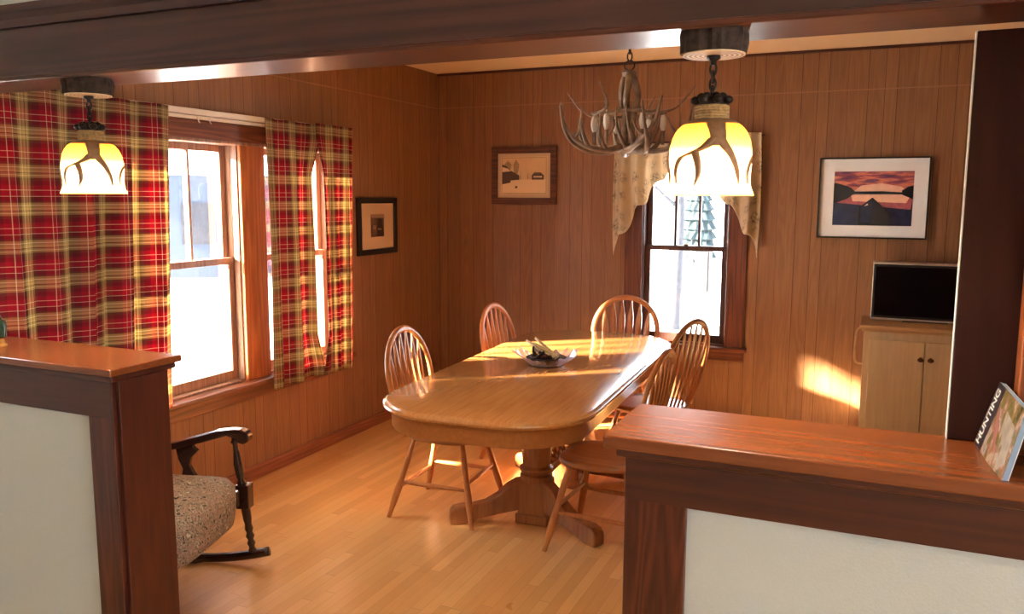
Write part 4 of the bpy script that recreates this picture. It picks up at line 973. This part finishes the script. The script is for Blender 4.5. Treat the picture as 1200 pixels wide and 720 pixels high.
# curved bowl antlers
rnd = random.Random(12)
for k in range(7):
    a = 2 * PI * k / 7 + .35
    sw = .55 if k % 2 else -.5; up_ = rnd.uniform(-.02, .03); ex = rnd.uniform(.95, 1.06)
    def q(r, da, z): return rot((r * ex * math.cos(da * sw), r * ex * math.sin(da * sw), Zc(z + up_ * (r / .27))), a)
    main = [q(.02, 0, 1.895), q(.09, .2, 1.872), q(.165, .5, 1.878), q(.232, .8, 1.92), q(.272, 1.0, 1.99), q(.290, 1.12, 2.09)]
    t1 = ([q(.10, .25, 1.874), q(.135, -.1, 1.92), q(.150, -.3, 1.98), q(.150, -.35, 2.06)], .011)
    t2 = ([q(.175, .55, 1.884), q(.20, .35, 1.94), q(.215, .25, 1.99), q(.212, .2, 2.06)], .010)
    t3 = ([q(.228, .85, 1.935), q(.205, 1.15, 1.97), q(.19, 1.3, 2.02)], .008)
    antler(main, .0165, .0035, [t1, t2, t3], cd)
for k in range(4):
    a = 2 * PI * k / 4 + .7
    main = [rot(p, a) for p in ((.05, -.15, Zc(2.035)), (.14, -.06, Zc(2.05)), (.17, .05, Zc(2.04)), (.16, .15, Zc(2.07)), (.22, .20, Zc(2.16)))]
    antler(main, .010, .003, [([rot(p, a) for p in ((.16, 0, Zc(2.045)), (.12, .02, Zc(1.99)), (.13, .05, Zc(1.94)))], .008)], cd)
for k in range(6):
    a = 2 * PI * k / 6 + .15; c, s = math.cos(a), math.sin(a)
    f = MB().lathe([(.007, Zc(1.90)), (.008, Zc(1.955)), (.010, Zc(1.965))], c=(.15 * c, .15 * s, 0), seg=12).build('candle_socket', M['antler'], cd)
    MB().lathe([(.008, Zc(1.965)), (.013, Zc(1.982)), (.0155, Zc(2.0)), (.013, Zc(2.022)), (.007, Zc(2.042)), (.002, Zc(2.056))], c=(.15 * c, .15 * s, 0), seg=14).build('candle_bulb', M['candle_bulb'], cd, smooth=True)
MB().lathe([(.006, Zc(1.862)), (.02, Zc(1.868)), (.03, Zc(1.885)), (.02, Zc(1.905)), (.012, Zc(1.92))], seg=18).build('hub', M['antler'], cd, smooth=True)

# ------------------------------------------------------------ magazine and books on the right half wall
mg = empty('magazine', (.2, 1.79, PT)); tag(mg, 'glossy outdoor catalogue leaning at the right end of half wall', 'magazine')
def cover_mat():
    m, nt, b = newmat('magazine_cover'); tc = N(nt, 'ShaderNodeTexCoord'); nz = N(nt, 'ShaderNodeTexNoise'); nz.inputs['Scale'].default_value = 34; nz.inputs['Detail'].default_value = 6
    nt.links.new(tc.outputs['Object'], nz.inputs['Vector'])
    r = ramp(nt, [(.30, s2l((64, 58, 40))), (.45, s2l((122, 110, 62))), (.52, s2l((150, 104, 84))), (.60, s2l((176, 168, 150))), (.72, s2l((118, 112, 128)))]); nt.links.new(nz.outputs[0], r.inputs[0]); nt.links.new(r.outputs[0], b.inputs['Base Color']); b.inputs['Roughness'].default_value = .3
    return m
# local frame: u along the bottom edge (toward the viewer), v up the leaning cover
o0 = Vector((.2, 1.79, PT))
A0, A1 = Vector((.203, 1.908, PT + .0008)), Vector((.215, 1.664, PT + .0008)); Btop0 = Vector((.240, 1.900, PT + .133)); 
eu = (A1 - A0); ev = (Btop0 - A0)
en = eu.cross(ev).normalized()
if en.x > 0: en = -en
def mf(u, v, d):
    bow = .010 * (u ** 2)               # pages curl toward the open edge
    return A0 + eu * u + ev * v + en * (d - bow * (1 - v)) - o0
M['cover_dark'] = plain('cover_dark', (62, 52, 58), .3); M['cover_letter'] = plain('cover_lettering', (240, 238, 232), .4); M['rose'] = plain('cover_rose', (160, 104, 100), .35, noise=.2, nscale=60); M['cover_pale'] = plain('cover_pale', (158, 150, 138), .35, noise=.2, nscale=50)
def sheet(d0, d1, u0=0.0, u1=1.0, v0=0.0, v1=1.0, n=10):
    m = MB(); V = {}
    for i in range(n + 1):
        for j in (0, 1):
            for k in (0, 1): V[i, j, k] = m.bm.verts.new(mf(u0 + (u1 - u0) * i / n, (v0, v1)[j], (d0, d1)[k]))
    for i in range(n):
        for k in (0, 1): m.bm.faces.new([V[i, 0, k], V[i + 1, 0, k], V[i + 1, 1, k], V[i, 1, k]])
        for j in (0, 1): m.bm.faces.new([V[i, j, 0], V[i + 1, j, 0], V[i + 1, j, 1], V[i, j, 1]])
    for i in (0, n): m.bm.faces.new([V[i, 0, 0], V[i, 1, 0], V[i, 1, 1], V[i, 0, 1]])
    return m
sheet(-.0095, -.0005).build('pages', M['paper'], mg)
cv = sheet(-.0005, .0).build('cover', cover_mat(), mg)
sheet(.0001, .0004, 0, .27, .0, 1.0).build('title_band', M['cover_dark'], cv)
sheet(-.011, -.0095).build('back_cover', M['mat_white'], mg)
m = MB(); P_ = [(.30, .74), (.36, .72), (.42, .60), (.50, .52), (.58, .30), (.66, .22), (.62, .16), (.50, .30), (.40, .44), (.34, .56)]
m.prism(P_, .0002, .0005, mf); m.build('cover_figure', M['rose'], cv)
m = MB(); m.prism([(.55, .78), (.9, .70), (.95, .2), (.8, .12), (.66, .36), (.58, .52)], .0002, .0004, mf); m.build('cover_picture', M['cover_pale'], cv)
fc = bpy.data.curves.new('title', 'FONT'); fc.body = 'HUNTING'; fc.size = 1.0; fc.extrude = 0.0; fc.offset = .025
fo = bpy.data.objects.new('title_tmp', fc); COL.objects.link(fo); bpy.context.view_layer.update()
me = bpy.data.meshes.new_from_object(fo.evaluated_get(bpy.context.evaluated_depsgraph_get())); bpy.data.objects.remove(fo)
xs = [v.co.x for v in me.vertices]; x0, x1 = min(xs), max(xs)
hs = [v.co.y for v in me.vertices]; h0, h1 = min(hs), max(hs)
for v in me.vertices:
    tx = (v.co.x - x0) / (x1 - x0); ty = (v.co.y - h0) / (h1 - h0)
    v.co = mf(.045 + .13 * (1 - ty) , .06 + .86 * tx, .0012)
me.materials.append(M['cover_letter']); to = bpy.data.objects.new('title_lettering', me); COL.objects.link(to); to.parent = cv
for i, (x0, x1, z1, rgb, lab) in enumerate(((.300, .325, .10, (24, 20, 24), 'thin black book standing behind the leaning catalogue'), (.330, .365, .12, (36, 22, 26), 'dark maroon book standing beside the black book at frame edge'))):
    bk = empty('book', ((x0 + x1) / 2, 1.74, PT)); tag(bk, lab, 'book', 'dark books on the right half wall')
    hw = (x1 - x0) / 2; cm = plain('book_cover_%s' % ('black', 'maroon')[i], rgb, .4)
    bx('cover', (-hw, -.06, 0), (-hw + .003, .055, z1), cm, bk, .001); bx('cover', (hw - .003, -.06, 0), (hw, .055, z1), cm, bk, .001)
    bx('spine', (-hw, -.064, 0), (hw, -.060, z1), cm, bk, .001); bx('page_block', (-hw + .003, -.0595, .004), (hw - .003, .050, z1 - .004), M['mat_cream'], bk, 0)
# jar at the far left
jr = empty('jar', (-2.672, 1.79, PT)); tag(jr, 'dark green jar with amber foot at left end of half wall', 'jar')
M['green'] = plain('dark_green_glass', (34, 52, 40), .25, noise=.2, nscale=50); M['amber'] = plain('amber_glass_foot', (150, 112, 60), .25)
MB().lathe([(.026, .030), (.032, .034), (.033, .075), (.03, .085), (.02, .092), (.02, .10)], seg=24).build('body', M['green'], jr, smooth='auto')
MB().lathe([(.032, 0), (.033, .004), (.026, .010), (.024, .024), (.027, .030)], seg=24).build('foot', M['amber'], jr, smooth='auto')

# ------------------------------------------------------------ outside
g = MB().box((-60, -40, -1.0), (40, 60, -.75)); struct(g.build('snow_ground', M['snow']), 'sunlit snow covered ground outside the windows', 'ground')
M['trunk'] = plain('tree_bark', (38, 38, 44), .9, noise=.3, nscale=10)
M['needles'] = plain('evergreen_needles', (26, 40, 44), .9, noise=.4, nscale=5)
M['siding'] = plain('pale_siding', (36, 46, 62), .7); M['roofing'] = plain('snowy_roof', (230, 234, 242), .8); M['redpaint'] = plain('red_paint', (176, 40, 44), .5)
M['brownboard'] = plain('weathered_board', (26, 21, 25), .8, noise=.2, nscale=12)
def tree(loc, h, seed, label, ev=False):
    t = empty('bare_tree' if not ev else 'evergreen_tree', loc); tag(t, label, 'tree', 'trees outside the windows')
    r_ = random.Random(seed)
    if ev:
        MB().lathe([(.12, 0), (.10, .7)], seg=10).build('trunk', M['trunk'], t)
        m = MB(); prof = []
        n = 9
        for i in range(n):
            z0 = .45 + (h - .45) * i / n; w0 = .60 * (1 - (i / n) ** 3 * .9)
            prof += [(w0 * .78, z0), (w0, z0 + .05)]
        prof.append((.02, h))
        m.lathe(prof, seg=30, jitter=lambda k, j: .10 * math.sin(k * 3.3 + j) + r_.uniform(-.05, .05)); m.build('foliage', M['needles'], t)
        return t
    m = MB(); m.tube(catmull([(0, 0, 0), (.05, .02, h * .3), (-.03, .05, h * .6), (.02, 0, h)], 6), lerp_list([.14, .03], 19), 8)
    for k in range(14):
        z0 = h * r_.uniform(.3, .9); a = r_.uniform(0, 6.28); L = h * .28
        m.tube(catmull([(0, 0, z0), (L * .5 * math.cos(a), L * .5 * math.sin(a), z0 + L * .35), (L * math.cos(a), L * math.sin(a), z0 + L * .9)], 5), lerp_list([.04, .008], 11), 6)
    m.build('trunk', M['trunk'], t, smooth=True); return t
tree((-5.7, -.05, -.75), 5.6, 3, 'added unseen evergreen outside, shading the curtain nearest the frame edge', True)  # added out of view to keep sun off the nearest plaid curtain
tree((-13.0, 17.5, -.75), 6.5, 5, 'bare tree outside, seen in the upper sash of the left window')
tree((-3.4, 15.0, -.75), 7.5, 6, 'bare tree outside, left part of the back window')
tree((-1.6, 17.0, -.75), 8.0, 7, 'bare tree outside, right part of the back window')
tree((-5.4, 27.0, -.75), 3.2, 8, 'distant evergreen in the snow, left part of the back window', True)
tree((-3.6, 25.0, -.75), 3.0, 9, 'distant evergreen in the snow, right part of the back window', True)
hs_ = empty('neighbour_house', (-20, 21, -.75), R(35)); tag(hs_, 'pale neighbouring house far outside the left window', 'house')
bx('wall', (-4, -3, 0), (4, 3, 3), M['siding'], hs_, 0)
MB().prism([(-3.4, 3), (3.4, 3), (0, 5.4)], -4.3, 4.3, lambda u, v, d: Vector((d, u, v))).build('roof', M['roofing'], hs_)
for x in (-2.2, 0, 2.2): bx('window', (x - .45, -3.05, 1.0), (x + .45, -2.98, 2.2), M['trunk'], hs_, 0)
ps = empty('porch_post', (-5.05, 5.42, -.75)); tag(ps, 'red painted porch post just outside the left window', 'post')
bx('shaft', (-.045, -.045, 0), (.045, .045, 2.0), M['redpaint'], ps, .004); bx('foot', (-.08, -.08, 0), (.08, .08, .10), M['redpaint'], ps, .004)
wd = empty('pallet_fence', (-4.35, 21.0, -.75)); wd.scale = (1.15, 1.15, .75); tag(wd, 'brown slatted fence section in the snow beyond back window', 'fence')
for x in (-.42, .42): bx('post', (x - .05, -.05, 0), (x + .05, .05, 1.5), M['brownboard'], wd, 0)
for k in range(5): bx('board', (-.37 + .16 * k, -.07, .1), (-.25 + .16 * k, -.05, 1.42), M['brownboard'], wd, 0)
